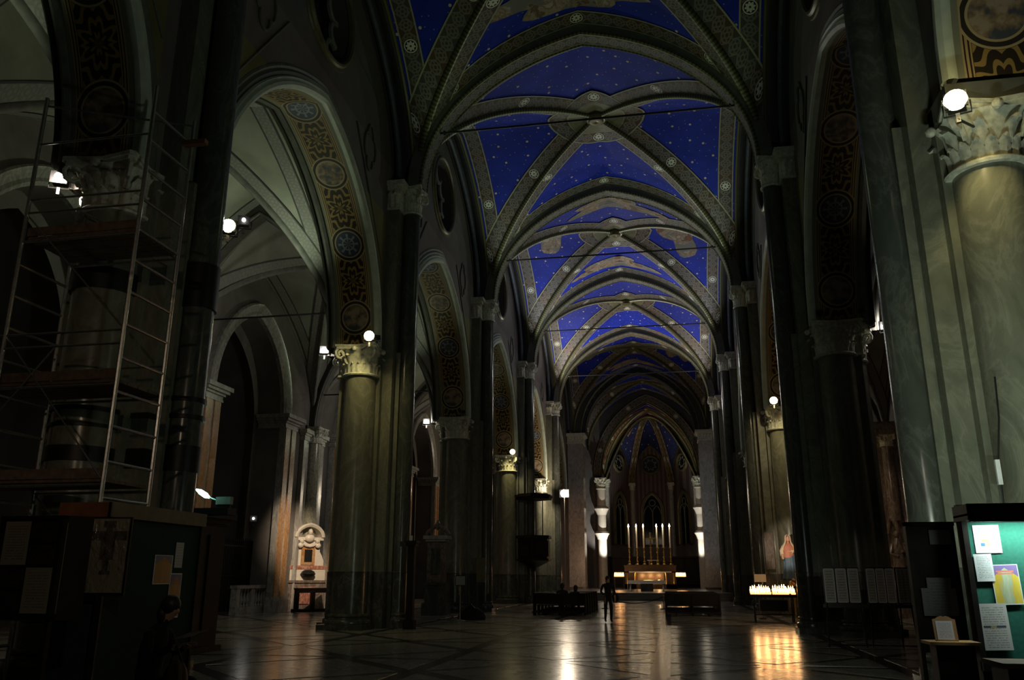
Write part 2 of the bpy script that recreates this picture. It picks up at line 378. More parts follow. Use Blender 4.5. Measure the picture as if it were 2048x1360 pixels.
MT['p_orange'] = mk_poster('orange_poster', [(.15, (.55, .33, .16)), (.4, (.5, .24, .07)), (.6, (.45, .27, .1)), (.9, (.4, .35, .28))], (.2, .2, .3), (.4, .2, .1))
MT['p_list'] = mk_paper('grey_list_sheet', (.62, .60, .57), (.2, .1, .1), 20, .95, .05, [(.1, .88, .475, .525, (.07, .08, .12)), (.35, .55, .48, .52, (.45, .36, .12))])
def mk_cross():
    t = NT('crucifix_poster', .18, 0, .6); uv = t.n('SeparateXYZ', {0: t.coord('UV')}); U, V = uv.outputs[0], uv.outputs[1]
    au = t.M('ABSOLUTE', t.M('SUBTRACT', U, .56))
    def rc(w, v0, v1): return t.M('MULTIPLY', t.lt(au, w), t.M('MULTIPLY', t.M('GREATER_THAN', V, v0), t.lt(V, v1)))
    q = t.mx(rc(.42, .70, .83), rc(.16, .44, .83), rc(.07, .26, .95), rc(.12, .24, .29), rc(.14, .88, .97))
    nz = t.noise(t.coord('UV'), 9, 4); t.col(t.mix(q, (.27, .24, .17), t.ramp(nz, [(.35, (.07, .055, .05)), (.65, (.15, .12, .105))])))
    t.bump(t.noise(t.coord('UV'), 5, 2, 1.0), .08, .6); return t.m
MT['p_cross'] = mk_cross()
MT['p_photo'] = plain('dark_photograph', (.03, .022, .02), .25, 0, .5, 14)
MT['p_card'] = mk_paper('postcard_strip', (.5, .46, .42), (.05, .05, .05), 12, .97, .03)
MT['stripecloth'] = mk_stripe('striped_cloth', (.32, .06, .04), (.42, .34, .16), .11)

# ------------------------------------------------------------------ architecture constants
HW, WALL, AIN, AOUT, CH = 6.45, 7.2, 9.0, 16.0, 21.5
ZA, ZN, ZT = 9.2, 14.56, 15.66
PK = 1.3       # every arch is a two-centred point of at least this steepness, pressed to its own rise
def pointed(s, h):
    h2 = max(h, PK*s); k = h/h2; Rr = (s*s+h2*h2)/(2*s)
    return lambda t: k*sqrt(max(0., Rr*Rr-(t*s+Rr-s)**2))
def arch_pts(s, h, n=28):
    """(x, z, nx, nz) along a pointed arch from -s to s; n points outwards"""
    h2 = max(h, PK*s); kk = h/h2; Rr = (s*s+h2*h2)/(2*s); cx = s-Rr; a1 = atan2(h2, -cx); half = []
    for k in range(n+1):
        a = a1*k/n; nx, nz = cos(a)*kk, sin(a); q = hypot(nx, nz); half.append((cx+Rr*cos(a), Rr*sin(a)*kk, nx/q, nz/q))
    ap = half[-1]; L = [(-x, z, -a, c) for x, z, a, c in half]
    return L[:-1]+[(0, ap[1], 0, 1)]+half[:-1][::-1]

# ------------------------------------------------------------------ vault builder
def vault_parts(a, b, sp, rise, dome, bw, ribr, archhw, ringr, mats, nu=40, nv=9):
    H = pointed(a, rise)
    def z(x, y, off=0):
        p = min(1, abs(x)/a); q = min(1, abs(y)/b)
        return sp+H(min(p, q))+dome*(1-p*p)*(1-q*q)-off
    out = []
    us = [sin(pi/2*(2*k/nu-1)) for k in range(nu+1)]
    for ax in (0, 1):
        for sg in (-1, 1):
            m = MB(); rows = []; uvs = []; L = 0; prev = None
            for p in us:
                row = []; uv = []
                for j in range(nv+1):
                    q = abs(p)+(1-abs(p))*j/nv
                    x, y = (a*p, b*q*sg) if ax == 0 else (a*q*sg, b*p)
                    row.append((x, y, z(x, y))); uv.append(q*(b if ax == 0 else a)+7.3*sg+3.1*ax)
                c = Vector((a*p, 0, row[-1][2])); L += (c-prev).length if prev else 0; prev = c
                rows.append(row); uvs.append([(L, w) for w in uv])
            m.quadgrid(rows, uvs); out.append(('vault_web', m.mesh('vault_web', mats['web'])))
    nl = hypot(a, b)
    bm_all = []
    ts = [sin(pi/2*k/30) for k in range(31)]
    for sx in (-1, 1):
        for sy in (-1, 1):
            t0 = ringr/nl
            tt = [max(t0, t) for t in ts if t > t0]; tt = [t0]+tt
            for sd in (1, -1):
                dx, dy = (-b*sx/nl*sd, a*sy/nl*sd); rows = []; uvs = []; L = 0; pv = None
                for t in tt:
                    row = []; uv = []
                    for k in range(4):
                        w = .06+bw*k/3
                        x = max(-a, min(a, a*t*sx+dx*w)); y = max(-b, min(b, b*t*sy+dy*w)); row.append((x, y, z(x, y, .05))); uv.append(bw*k/3)
                    c = Vector(row[0]); L += (c-pv).length if pv else 0; pv = c
                    rows.append(row); uvs.append([(L, v) for v in uv])
                bm_all.append(('border_band', MB().quadgrid(rows, uvs).mesh('border_band', mats['band'])))
            path = []; nr = []
            for t in [min(.35, t0*nl)/nl]+[q for q in ts if q*nl > .5]: path.append(Vector((a*t*sx, b*t*sy, z(a*t*sx, b*t*sy))))
            bn = Vector((-b*sy/nl*sx*sy, a*sy/nl*sx*sy*sx*1.0, 0)); bn = Vector((-b*sy, a*sx, 0)).normalized()
            for i in range(len(path)):
                tg = (path[min(i+1, len(path)-1)]-path[max(0, i-1)]).normalized(); n_ = bn.cross(tg).normalized()
                if n_.z < 0: n_ = -n_
                nr.append(n_)
            prof = [(.05, -ribr*.95), (-ribr*.5, -ribr), (-ribr*1.25, -ribr*.55), (-ribr*1.5, 0), (-ribr*1.25, ribr*.55), (-ribr*.5, ribr), (.05, ribr*.95)]
            bm_all.append(('diagonal_rib', MB().sweep(path, nr, bn, prof).mesh('diagonal_rib', mats['rib'])))
    for sg in (-1, 1):
        for ax in (0, 1):
            if ax == 1 and not mats.get('wallband', True): continue
            rows = []; uvs = []; L = 0; pv = None; e0 = archhw if ax == 0 else .14
            for p in us[1:-1]:
                row = []
                for k in range(4):
                    w = e0+bw*k/3
                    if ax == 0: x, y = a*p, sg*(b-w)
                    else: x, y = sg*(a-w), b*p
                    row.append((x, y, z(x, y, .035)))
                c = Vector(row[0]); L += (c-pv).length if pv else 0; pv = c
                rows.append(row); uvs.append([(L, bw*k/3) for k in range(4)])
            bm_all.append(('border_band', MB().quadgrid(rows, uvs).mesh('border_band', mats['band'])))
    if ringr > .5:
        rows = []; uvs = []; N = 64
        for k in range(N+1):
            an = 2*pi*k/N; lob = ringr*(1.02+.16*max(0, cos(2*an+0))**2+.16*max(0, -cos(2*an))**2)
            row = []
            for j in range(4):
                r = ringr*.66+(lob-ringr*.66)*j/3; x, y = r*cos(an), r*sin(an); row.append((x, y, z(x, y, .06)))
            rows.append(row); uvs.append([(an*ringr*.9, bw*j/3) for j in range(4)])
        bm_all.append(('boss_border', MB().quadgrid(rows, uvs).mesh('boss_border', mats['band'])))
        rows = [[(r*cos(2*pi*k/40), r*sin(2*pi*k/40), z(r*cos(2*pi*k/40), r*sin(2*pi*k/40), .065)) for k in range(41)] for r in (.02, ringr*.33, ringr*.68)]
        bm_all.append(('boss_disc', MB().quadgrid(rows).mesh('boss_disc', mats['disc'])))
        zc = z(0, 0)
        bm_all.append(('keystone', MB().lathe([(.5, .02), (.5, -.14), (.42, -.22), (.36, -.2), (.30, -.28), (.12, -.3), (.02, -.26)], (0, 0, zc-.05), 20).mesh('keystone', mats['rib'])))
    return out+bm_all, z
def place(parts, parent, loc, sy=1):
    for nm, me in parts: link(nm, me, parent, loc)
def fresco_patch(z, cx, cy, rx, ry, rot, mat, parent, loc, seed):
    rg = random.Random(seed); N = 28; k1, k2 = rg.uniform(0, 6), rg.uniform(0, 6)
    m = MB(); rows = []; uvs = []
    for j in range(5):
        row = []; uv = []
        for k in range(N+1):
            an = 2*pi*k/N; rr = (1+.22*sin(3*an+k1)+.14*sin(5*an+k2)+.1*sin(2*an))*(.02+.98*j/4)
            u, v = rx*rr*cos(an), ry*rr*sin(an); x = cx+u*cos(rot)-v*sin(rot); y = cy+u*sin(rot)+v*cos(rot)
            row.append((x, y, z(x, y, .03))); uv.append((u+seed, v+seed*.7))
        rows.append(row); uvs.append(uv)
    return m.quadgrid(rows, uvs).build('fresco_figure', mat, parent, 35, loc)

# ------------------------------------------------------------------ floor
floor = MB().box(-23, 23, -6, 112, -.3, -.006).build('floor', MT['floordark'], smooth=0); tag(floor, kind='structure')
def slab_mesh(poly, name='marble_slab'):
    c = (sum(p[0] for p in poly)/len(poly), sum(p[1] for p in poly)/len(poly))
    return c, MB().prism([(p[0]-c[0], p[1]-c[1]) for p in poly], -.0055, 0, .998, (0, 0)).mesh(name, MT['slab'], 0)
def shrink(poly, d):
    c = (sum(p[0] for p in poly)/len(poly), sum(p[1] for p in poly)/len(poly)); R_ = min(hypot(p[0]-c[0], p[1]-c[1]) for p in poly)
    k = max(.2, 1-d/R_*1.35); return [(c[0]+(p[0]-c[0])*k, c[1]+(p[1]-c[1])*k) for p in poly]
TW, TH = 4.3, 4.5
g_ = .17
tmpl = []
hx, hy = TW/2-g_, TH/2-g_
tmpl.append([(0, -hy+.05), (hx-.05, 0), (0, hy-.05), (-hx+.05, 0)])
for sx in (-1, 1):
    for sy in (-1, 1):
        q = [(sx*hx, sy*hy), (sx*(.30), sy*hy), (sx*hx, sy*(.30))]
        tmpl.append(q if sx*sy > 0 else q[::-1])
tm = [slab_mesh(shrink(q, .07) if i == 0 else q) for i, q in enumerate(tmpl)]
rest = MB()
nsl = 0
for iy in range(0, 22):
    for ix in range(-5, 6):
        x0, y0 = ix*TW*1.0, 6.0+iy*TH
        if y0 > 62 or abs(x0) > 22: continue
        near = y0 < 46 and -17 < x0 < 9 and nsl < 290
        for c, me in tm:
            if near: link('marble_slab', me, floor, (x0+c[0], y0+c[1], 0)); nsl += 1
            else:
                b0 = len(rest.v)
                for v in me.vertices: rest.v.append((x0+c[0]+v.co.x, y0+c[1]+v.co.y, v.co.z))
                for p in me.polygons: rest.f.append(tuple(b0+k for k in p.vertices))
tag(rest.build('marble_paving', MT['slab'], floor, 0), kind='stuff')

# ------------------------------------------------------------------ nave vaults
ceil = struct('ceiling')
A_, B_ = HW, BAY/2
nave_m = dict(web=MT['blue'], band=MT['border'], rib=MT['rib'], disc=MT['olive'])
nave_parts, nz_ = vault_parts(A_, B_, ZT-.15, 6.35, .28, BW, .13, .38, 1.9, nave_m)
for i in range(6):
    place(nave_parts, ceil, (0, YC(i), 0))
    if i % 2 == 1:
        L_ = (0, YC(i), 0); sd = 10*i
        for (fx, fy, rx, ry, ro, k) in ((-.4, 4.6, 2.5, .75, .05, 1), (.3, -4.5, 2.6, .75, .0, 2), (-3.9, -.5, .95, 1.9, .25, 3), (3.9, .6, .95, 1.9, -.25, 4)):
            fresco_patch(nz_, fx, fy, rx, ry, ro, MT['fresco'], ceil, L_, sd+k)
# transverse arches
ap = arch_pts(HW-.42, 5.75, 26)
def nave_arch(parent, y, nm='transverse_arch'):
    path = [(x, 0, ZT+z) for x, z, a, c in ap]; nr = [(a, 0, c) for x, z, a, c in ap]
    if 'ta' not in MT:
        core = MB().sweep(path, nr, (0, 1, 0), [(.06, -.40), (.55, -.42), (.55, .42), (.06, .40)]).mesh('transverse_arch', MT['greymould'])
        band = MB().sweep(path, nr, (0, 1, 0), [(.035, -.31), (.035, .31)], False).mesh('soffit_band', MT['archband'])
        bead = []
        for q in (-.37, .37):
            pr = [(.07+.075*cos(k*pi/3), q+.075*sin(k*pi/3)) for k in range(6)]
            bead.append(MB().sweep(path, nr, (0, 1, 0), pr).mesh('edge_roll', MT['rib']))
        MT['ta'] = (core, band, bead)
    core, band, bead = MT['ta']
    o = link(nm, core, parent, (0, y, 0)); link('soffit_band', band, parent, (0, y, 0))
    for b_ in bead: link('edge_roll', b_, parent, (0, y, 0))
for i in range(1, 6): nave_arch(ceil, YP(i))

# ------------------------------------------------------------------ nave walls, arcades, clerestory
def side_pts(lst, s): return lst
AS, AR = 5.45, 6.12       # arcade arch half span and rise
arc = arch_pts(AS, AR, 24)
def wall_bay(s, parent, yc):
    """s = side sign; meshes are built about the bay centre with the arcade on the plane x = s*WALL"""
    key = ('wb', s)
    if key not in MT:
        P = []
        X = s*WALL; Xo = s*AIN; zt = 16.35
        # face between arch and z = zt, nave side and aisle side
        for xx, nm, mt in ((X, 'spandrel_wall', 'spandrel'), (Xo, 'aisle_spandrel', 'aislepl')):
            m = MB(); zz = zt
            m.quadgrid([[(xx, x, ZA+z), (xx, x, ZA+z+(zz-ZA-z)*.5), (xx, x, zz)] for x, z, a, c in arc])
            for sg in (-1, 1): m.quadgrid([[(xx, sg*AS, ZA), (xx, sg*AS, zz)], [(xx, sg*B_, ZA), (xx, sg*B_, zz)]])
            P.append((nm, m.mesh(nm, MT[mt], 0)))
        # olive triangular fields with raised fillets
        for sg in (-1, 1):
            tri = [(sg*(B_-1.05), ZA+.9), (sg*(B_-1.05), zt-.25), (sg*(AS-1.7), zt-.25)]
            ps = [(y, z) for y, z in tri]; inn = []
            m = MB(); cur = [(sg*(abs(x)+.62), ZA+z) for x, z, a, c in arc if (x*sg > 0 and z < 5.2 and z > 1.0)]
            if sg > 0: cur = cur[::-1]
            cur = sorted(cur, key=lambda p: p[1])
            m.quadgrid([[(X-s*.02, max(min(y, B_-.95), -B_+.95), z), (X-s*.02, sg*(B_-.95), z)] for y, z in cur])
            P.append(('spandrel_panel', m.mesh('spandrel_panel', MT['olivewall'], 0)))
            ln = [(X-s*.03, y, z) for y, z in [(sg*(B_-1), zt-3.0), (sg*3.4, zt-.35)]]
            P.append(('fillet', MB().tube([(X-s*.03, sg*(B_-1.0), zt-4.3), (X-s*.03, sg*2.6, zt-.1)], .03, 6).mesh('fillet', MT['greymould'])))
        # soffit and mouldings
        path = [(X+s*.05, x, ZA+z) for x, z, a, c in arc]; nr = [(0, a, c) for x, z, a, c in arc]; bn = (s, 0, 0)
        P.append(('arch_soffit', MB().sweep(path, nr, bn, [(0, 0), (0, 1.4)], False).mesh('arch_soffit', MT['soffit'])))
        P.append(('archivolt', MB().sweep(path, nr, bn, [(.0, .02), (-.03, -.05), (-.02, -.13), (.06, -.2), (.15, -.2), (.2, -.13), (.23, -.12), (.27, -.17), (.31, -.12), (.31, .02)]).mesh('archivolt', MT['archmould'])))
        P.append(('outer_moulding', MB().sweep(path, nr, bn, [(.31, .02), (.33, -.09), (.42, -.12), (.5, -.06), (.56, -.1), (.62, -.08), (.64, .02)]).mesh('outer_moulding', MT['greymould'])))
        for kx, (dn, db, rr) in enumerate(((.0, 1.47, .1), (.26, 1.6, .13), (.55, 1.72, .15))):
            pr = [(dn+rr*cos(k*pi/3), db+rr*sin(k*pi/3)) for k in range(6)]
            P.append(('inner_order', MB().sweep(path, nr, bn, pr).mesh('inner_order', MT['greymould'])))
        P.append(('inner_order', MB().sweep(path, nr, bn, [(0, 1.4), (.25, 1.45), (.25, 1.62), (.5, 1.62), (.5, 1.78), (.75, 1.8)], False).mesh('inner_order', MT['greymould'])))
        # clerestory with a real round opening
        r0, zc, y1, z1, z2 = 1.72, 18.72, B_, zt, 22.6
        ang = sorted([2*pi*k/48 for k in range(48)]+[atan2(zz-zc, yy) % (2*pi) for yy in (-y1, y1) for zz in (z1, z2)])
        m = MB(); rows = []
        for an in ang+[ang[0]]:
            c_, s__ = cos(an), sin(an); k = min((y1/abs(c_)) if abs(c_) > 1e-6 else 1e9, ((z2-zc)/s__) if s__ > 1e-6 else ((z1-zc)/s__) if s__ < -1e-6 else 1e9)
            rows.append([(X, r0*c_, zc+r0*s__), (X, k*c_, zc+k*s__)])
        m.quadgrid(rows); m.quadgrid([[(X, r0*cos(2*pi*k/48), zc+r0*sin(2*pi*k/48)), (X+s*.7, r0*cos(2*pi*k/48), zc+r0*sin(2*pi*k/48))] for k in range(49)])
        P.append(('clerestory_wall', m.mesh('clerestory_wall', MT['clere'], 0)))
        # quatrefoil frames
        for sg in (-1, 1):
            pts = []
            for k in range(49):
                an = 2*pi*k/48; rr = .52+.22*abs(cos(2*an))**.6; pts.append((X-s*.03, sg*3.9+rr*.72*cos(an), 15.95+rr*1.15*sin(an)))
            P.append(('quatrefoil_frame', MB().tube(pts, .045, 6, cap=False).mesh('quatrefoil_frame', MT['greymould'])))
        # wall rib: soffit between vault edge and wall, with its mouldings
        wl = [(x, z) for x, z in ((B_*sin(pi/2*(2*k/48-1)), 0) for k in range(49))]
        rows = []; 
        for y, _ in wl:
            zz = nz_(HW, y)
            rows.append([(s*(HW-.05), y, zz-.02), (s*(HW+.12), y, zz-.12), (s*(HW+.3), y, zz-.05), (s*(HW+.42), y, zz+.1), (s*WALL, y, zz+.12)])
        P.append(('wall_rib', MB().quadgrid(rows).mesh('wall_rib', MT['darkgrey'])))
        P.append(('wall_rib_edge', MB().tube([(s*(HW+.02), y, nz_(HW, y)-.06) for y, _ in wl[1:-1]], .085, 7, cap=False).mesh('wall_rib_edge', MT['rib'])))
        P.append(('wall_shaft', MB().tube([(s*(HW+.5), y*.965, nz_(HW, y)-.25) for y, _ in wl[1:-1]], .11, 7, cap=False).mesh('wall_shaft', MT['bluemould'])))
        MT[key] = P
    place(MT[key], parent, (0, yc, 0))
def oculus(s, yc, n):
    X = s*WALL
    w = struct('window_%d' % n, (X, yc, 18.72))
    key = ('oc', s)
    if key not in MT:
        ring = []
        pr = [(1.66, .05), (1.66, -.08), (1.72, -.14), (1.79, -.13), (1.84, -.06), (1.95, -.05), (1.98, .02)]
        rows = [[(s*b_, r*cos(2*pi*k/48), r*sin(2*pi*k/48)) for r, b_ in pr] for k in range(49)]
        fr = MB().quadgrid(rows).mesh('window_frame', MT['gold2'])
        m = MB(); m.lathe([(1.7, -.02), (1.7, .02)], (0, 0, 0), 40).xf(Matrix.Translation((s*.62, 0, 0)) @ Matrix.Rotation(pi/2, 4, 'Y'))
        gl = m.mesh('pane', MT['glass'])
        lob = MB()
        for k in range(10):
            an = 2*pi*k/10; c = (cos(an)*1.42, sin(an)*1.42); pts = []
            for q in range(11):
                a2 = an+pi/2+pi*q/10; rr = .42
                pts.append((s*.42, c[0]+rr*cos(a2)*1.0, c[1]+rr*sin(a2)*1.0))
            lob.tube(pts, .09, 6)
        lo = lob.mesh('tracery', MT['ribpale'])
        MT[key] = (fr, gl, lo)
    for nm, me in zip(('window_frame', 'pane', 'tracery'), MT[key]): link(nm, me, w)
MT['gold2'] = plain('gilt_window_moulding', (.17, .155, .085), .4, .3, .2, 4)
walls = {-1: struct('wall_left'), 1: struct('wall_right')}
for s in (-1, 1):
    for i in range(6):
        wall_bay(s, walls[s], YC(i)); oculus(s, YC(i), i+1+(6 if s > 0 else 0))

# ------------------------------------------------------------------ capitals and piers
def leaf(m, ang, r, z0, h, w, curl):
    rows = []
    for i in range(9):
        t = i/8; zz = z0+h*(t*1.12 if t < .85 else .952-.12*(t-.85)/.15); rr = r+.02+curl*(t**3)*(1 if t < .9 else 1.12)
        ww = w*(.62+.42*sin(pi*min(1, t*1.1)))*(1-.55*t**5)*(1.12 if i % 2 else .9); row = []
        for j in range(5):
            u = (j-2)/2; a = ang+u*ww/max(r, .1); rad = rr-.22*w*abs(u)**1.5+(.07*w if j == 2 else 0)
            row.append((rad*cos(a), rad*sin(a), zz-abs(u)*.12*h*t))
        rows.append(row)
    m.quadgrid(rows)
def capital_mesh(r, h, name='capital'):
    m = MB()
    m.lathe([(r*.98, 0), (r*1.12, .0), (r*1.16, .04*h), (r*1.1, .08*h), (r*.98, .1*h), (r*.97, .45*h), (r*1.03, .72*h), (r*1.22, .86*h)], (0, 0, 0), 24)
    for k in range(18): leaf(m, k*pi/9, r*.99, .1*h, .36*h, r*.17, r*.16)
    for k in range(8): leaf(m, (k+.5)*pi/4, r*1.0, .3*h, .44*h, r*.19, r*.36)
    for k in range(4):
        an = pi/4+k*pi/2; pts = []
        for q in range(15):
            t = q/14; b_ = t*2.9*pi; rad = .19*h*(1-.75*t)
            d = r*1.02+r*.42+rad*sin(b_)*1.0; zz = .72*h+rad*cos(b_)
            pts.append((d*cos(an), d*sin(an), zz))
        m.tube([(r*1.02*cos(an), r*1.02*sin(an), .45*h)]+pts, .032*h+.012, 6)
        an2 = k*pi/2
        m.sphere((r*1.36*cos(an2), r*1.36*sin(an2), .84*h), r*.16, r*.16, r*.16, 8, 6)
    R_ = r*1.72
    for (k0, z0, z1) in ((.94, .86, .93), (1.0, .93, 1.0)):
        poly = []
        for k in range(4):
            an = pi/4+k*pi/2; c = (R_*k0*1.08*cos(an), R_*k0*1.08*sin(an)); d = .10*r
            poly += [(c[0]+d*sin(an), c[1]-d*cos(an)), (c[0]-d*sin(an), c[1]+d*cos(an))]
            an2 = an+pi/4; poly.append((R_*.66*k0*cos(an2), R_*.66*k0*sin(an2)))
        m.prism(poly, z0*h, z1*h)
    return m.mesh(name, MT['cap'])
def shaft_mesh(r, h, name, mt='pier', z0=0):
    rr = r; m = MB()
    m.lathe([(rr*1.02, z0), (rr*1.02, z0+.3)]+[(rr*(1.02-.07*(k/8)**2), z0+.3+(h-z0-.3)*k/8) for k in range(1, 9)], (0, 0, 0), 28)
    return m.mesh(name, MT[mt])
def base_mesh(r, mt='dado'):
    m = MB(); m.prism([(r*1.35*x, r*1.35*y) for x, y in ((-1, -1), (1, -1), (1, 1), (-1, 1))], 0, .16)
    m.lathe([(r*1.32, .16), (r*1.34, .22), (r*1.3, .28), (r*1.16, .31), (r*1.12, .36), (r*1.2, .4), (r*1.18, .45), (r*1.03, .48)], (0, 0, 0), 24)
    return m.mesh('base', MT[mt])
RN, RA, RS = .32, .56, .4
M_ncap = capital_mesh(RN, ZT-ZN, 'nave_capital'); M_acap = capital_mesh(RA, 1.05, 'arcade_capital'); M_scap = capital_mesh(RS, 1.0, 'aisle_capital')
M_nsh = shaft_mesh(RN, ZN+.05, 'nave_shaft', 'shaft'); M_ash = shaft_mesh(RA, ZA-1.0, 'arcade_column'); M_ssh = shaft_mesh(RS, ZA-.95, 'aisle_shaft')
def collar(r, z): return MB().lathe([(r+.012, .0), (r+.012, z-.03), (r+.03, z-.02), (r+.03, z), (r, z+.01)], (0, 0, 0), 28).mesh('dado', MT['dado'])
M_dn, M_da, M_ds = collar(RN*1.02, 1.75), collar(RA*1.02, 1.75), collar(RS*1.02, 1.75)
M_bn, M_ba, M_bs = base_mesh(RN), base_mesh(RA), base_mesh(RS)
def core_mesh():
    m = MB(); m.box(7.1, 8.55, -.95, .95, 0, ZA); m.box(6.76, 7.25, -.72, .72, 0, ZN); m.box(7.3, 8.5, -1.12, 1.12, 0, ZA-.02)
    m.box(6.6, 8.62, -.4, .4, 0, ZA)
    return m.mesh('core', MT['pier'], 0)
def corecap_mesh():
    m = MB()
    for k, (e, z0, z1) in enumerate(((.05, ZA-1.0, ZA-.93), (.0, ZA-.93, ZA-.25), (.10, ZA-.25, ZA-.14), (.20, ZA-.14, ZA))):
        m.box(7.32-e, 8.5+e, -1.12-e, 1.12+e, z0, z1); m.box(7.2-e*.2, 8.62+e, -.95-e*.6, .95+e*.6, z0, z1)
    return m.mesh('core_capital', MT['cap'], 0)
def pilcap_mesh():
    m = MB()
    for e, z0, z1 in ((.05, ZN, ZN+.08), (.02, ZN+.08, ZN+.78), (.10, ZN+.78, ZN+.92), (.2, ZN+.92, ZT)):
        m.box(6.74-e, 7.25, -.74-e, .74+e, z0, z1)
    for sg in (-1, 1):
        for k in (0, 1):
            b0 = len(m.v); leaf(m, 0, .2, 0, .62, .2, .16); m.xf(Matrix.Translation((6.86+.2*k, sg*.58, ZN+.08)) @ Matrix.Rotation(sg*pi/2, 4, 'Z'), b0)
    return m.mesh('pilaster_capital', MT['cap'])
def dadocore_mesh():
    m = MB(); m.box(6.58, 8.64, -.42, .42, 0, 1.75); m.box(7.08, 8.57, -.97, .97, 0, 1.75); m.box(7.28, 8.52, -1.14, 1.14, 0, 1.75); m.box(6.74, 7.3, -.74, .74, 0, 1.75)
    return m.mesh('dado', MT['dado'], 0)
M_core, M_cc, M_pc, M_dc = core_mesh(), corecap_mesh(), pilcap_mesh(), dadocore_mesh()
def pier(y, s, label, drop=0):
    t = thing('compound_pier', label, 'pillar', (0, y, 0), pi if s < 0 else 0, 'green marble piers of the nave arcade')
    link('core', M_core, t); link('core_capital', M_cc, t); link('pilaster_capital', M_pc, t); link('dado', M_dc, t)
    for me, cap_, zc, dd, bb, r, x, yy in ((M_nsh, M_ncap, ZN, M_dn, M_bn, RN, 6.48, 0), (M_ash, M_acap, ZA-1.05, M_da, M_ba, RA, 7.76, -1.05), (M_ash, M_acap, ZA-1.05, M_da, M_ba, RA, 7.76, 1.05), (M_ssh, M_scap, ZA-1.0, M_ds, M_bs, RS, 8.5, 0)):
        d_ = drop if me is M_ash else 0
        sh = link(me.name.split('.')[0], me, t, (x, yy, -0.0)); sh.scale = (1, 1, 1-d_/(ZA-1.0)); link(cap_.name.split('.')[0], cap_, t, (x, yy, zc-d_))
        if d_: MB().box(x-.66, x+.66, yy-.6, yy+.6, ZA-d_, ZA+.02).build('impost_block', MT['greymould'], t, 0)
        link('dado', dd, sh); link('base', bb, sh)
    return t
ORD = ['', 'behind the scaffold tower', 'with two lit lamps, left of the blue vault', 'second in the left row past the scaffold', 'carrying the dark wooden pulpit', 'last before the crossing on the left']
ORDR = ['', 'at the right edge behind the lit notice board', 'behind the postcard racks', 'with the lit lamp above the painted statue', 'fourth from the front in the right row', 'last before the crossing on the right']
PIER = {}
for i in range(1, 6):
    PIER[(-1, i)] = pier(YP(i)+(.2 if i == 1 else 0), -1, 'green-grey marble compound pier '+ORD[i])
    PIER[(1, i)] = pier(YP(i)+(.5 if i == 1 else 0), 1, 'green-grey marble compound pier '+ORDR[i], .33 if i == 1 else 0)
# black monitoring straps round the scaffolded pier
def strap(parent, x, y, r, z0, z1):
    MB().lathe([(r, z0), (r+.03, z0), (r+.03, z1), (r, z1)], (0, 0, 0), 28).build('black_strap', MT['black'], parent, 35, (x, y, 0))
for z0, z1 in ((6.62, 7.02), (4.38, 4.46), (4.10, 4.16), (3.5, 3.76)): strap(PIER[(-1, 1)], 7.76, 1.05, RA+.01, z0, z1)
for z0, z1 in ((6.6, 7.5), (4.75, 4.83), (4.42, 4.5), (3.45, 3.92)): strap(PIER[(-1, 1)], 6.48, 0, RN+.01, z0, z1)
for z0, z1 in ((4.7, 4.82), (4.35, 4.45), (3.45, 3.8)):
    MB().box(6.73, 7.3, -.76, .76, z0, z1).build('black_strap', MT['black'], PIER[(-1, 1)], 0)

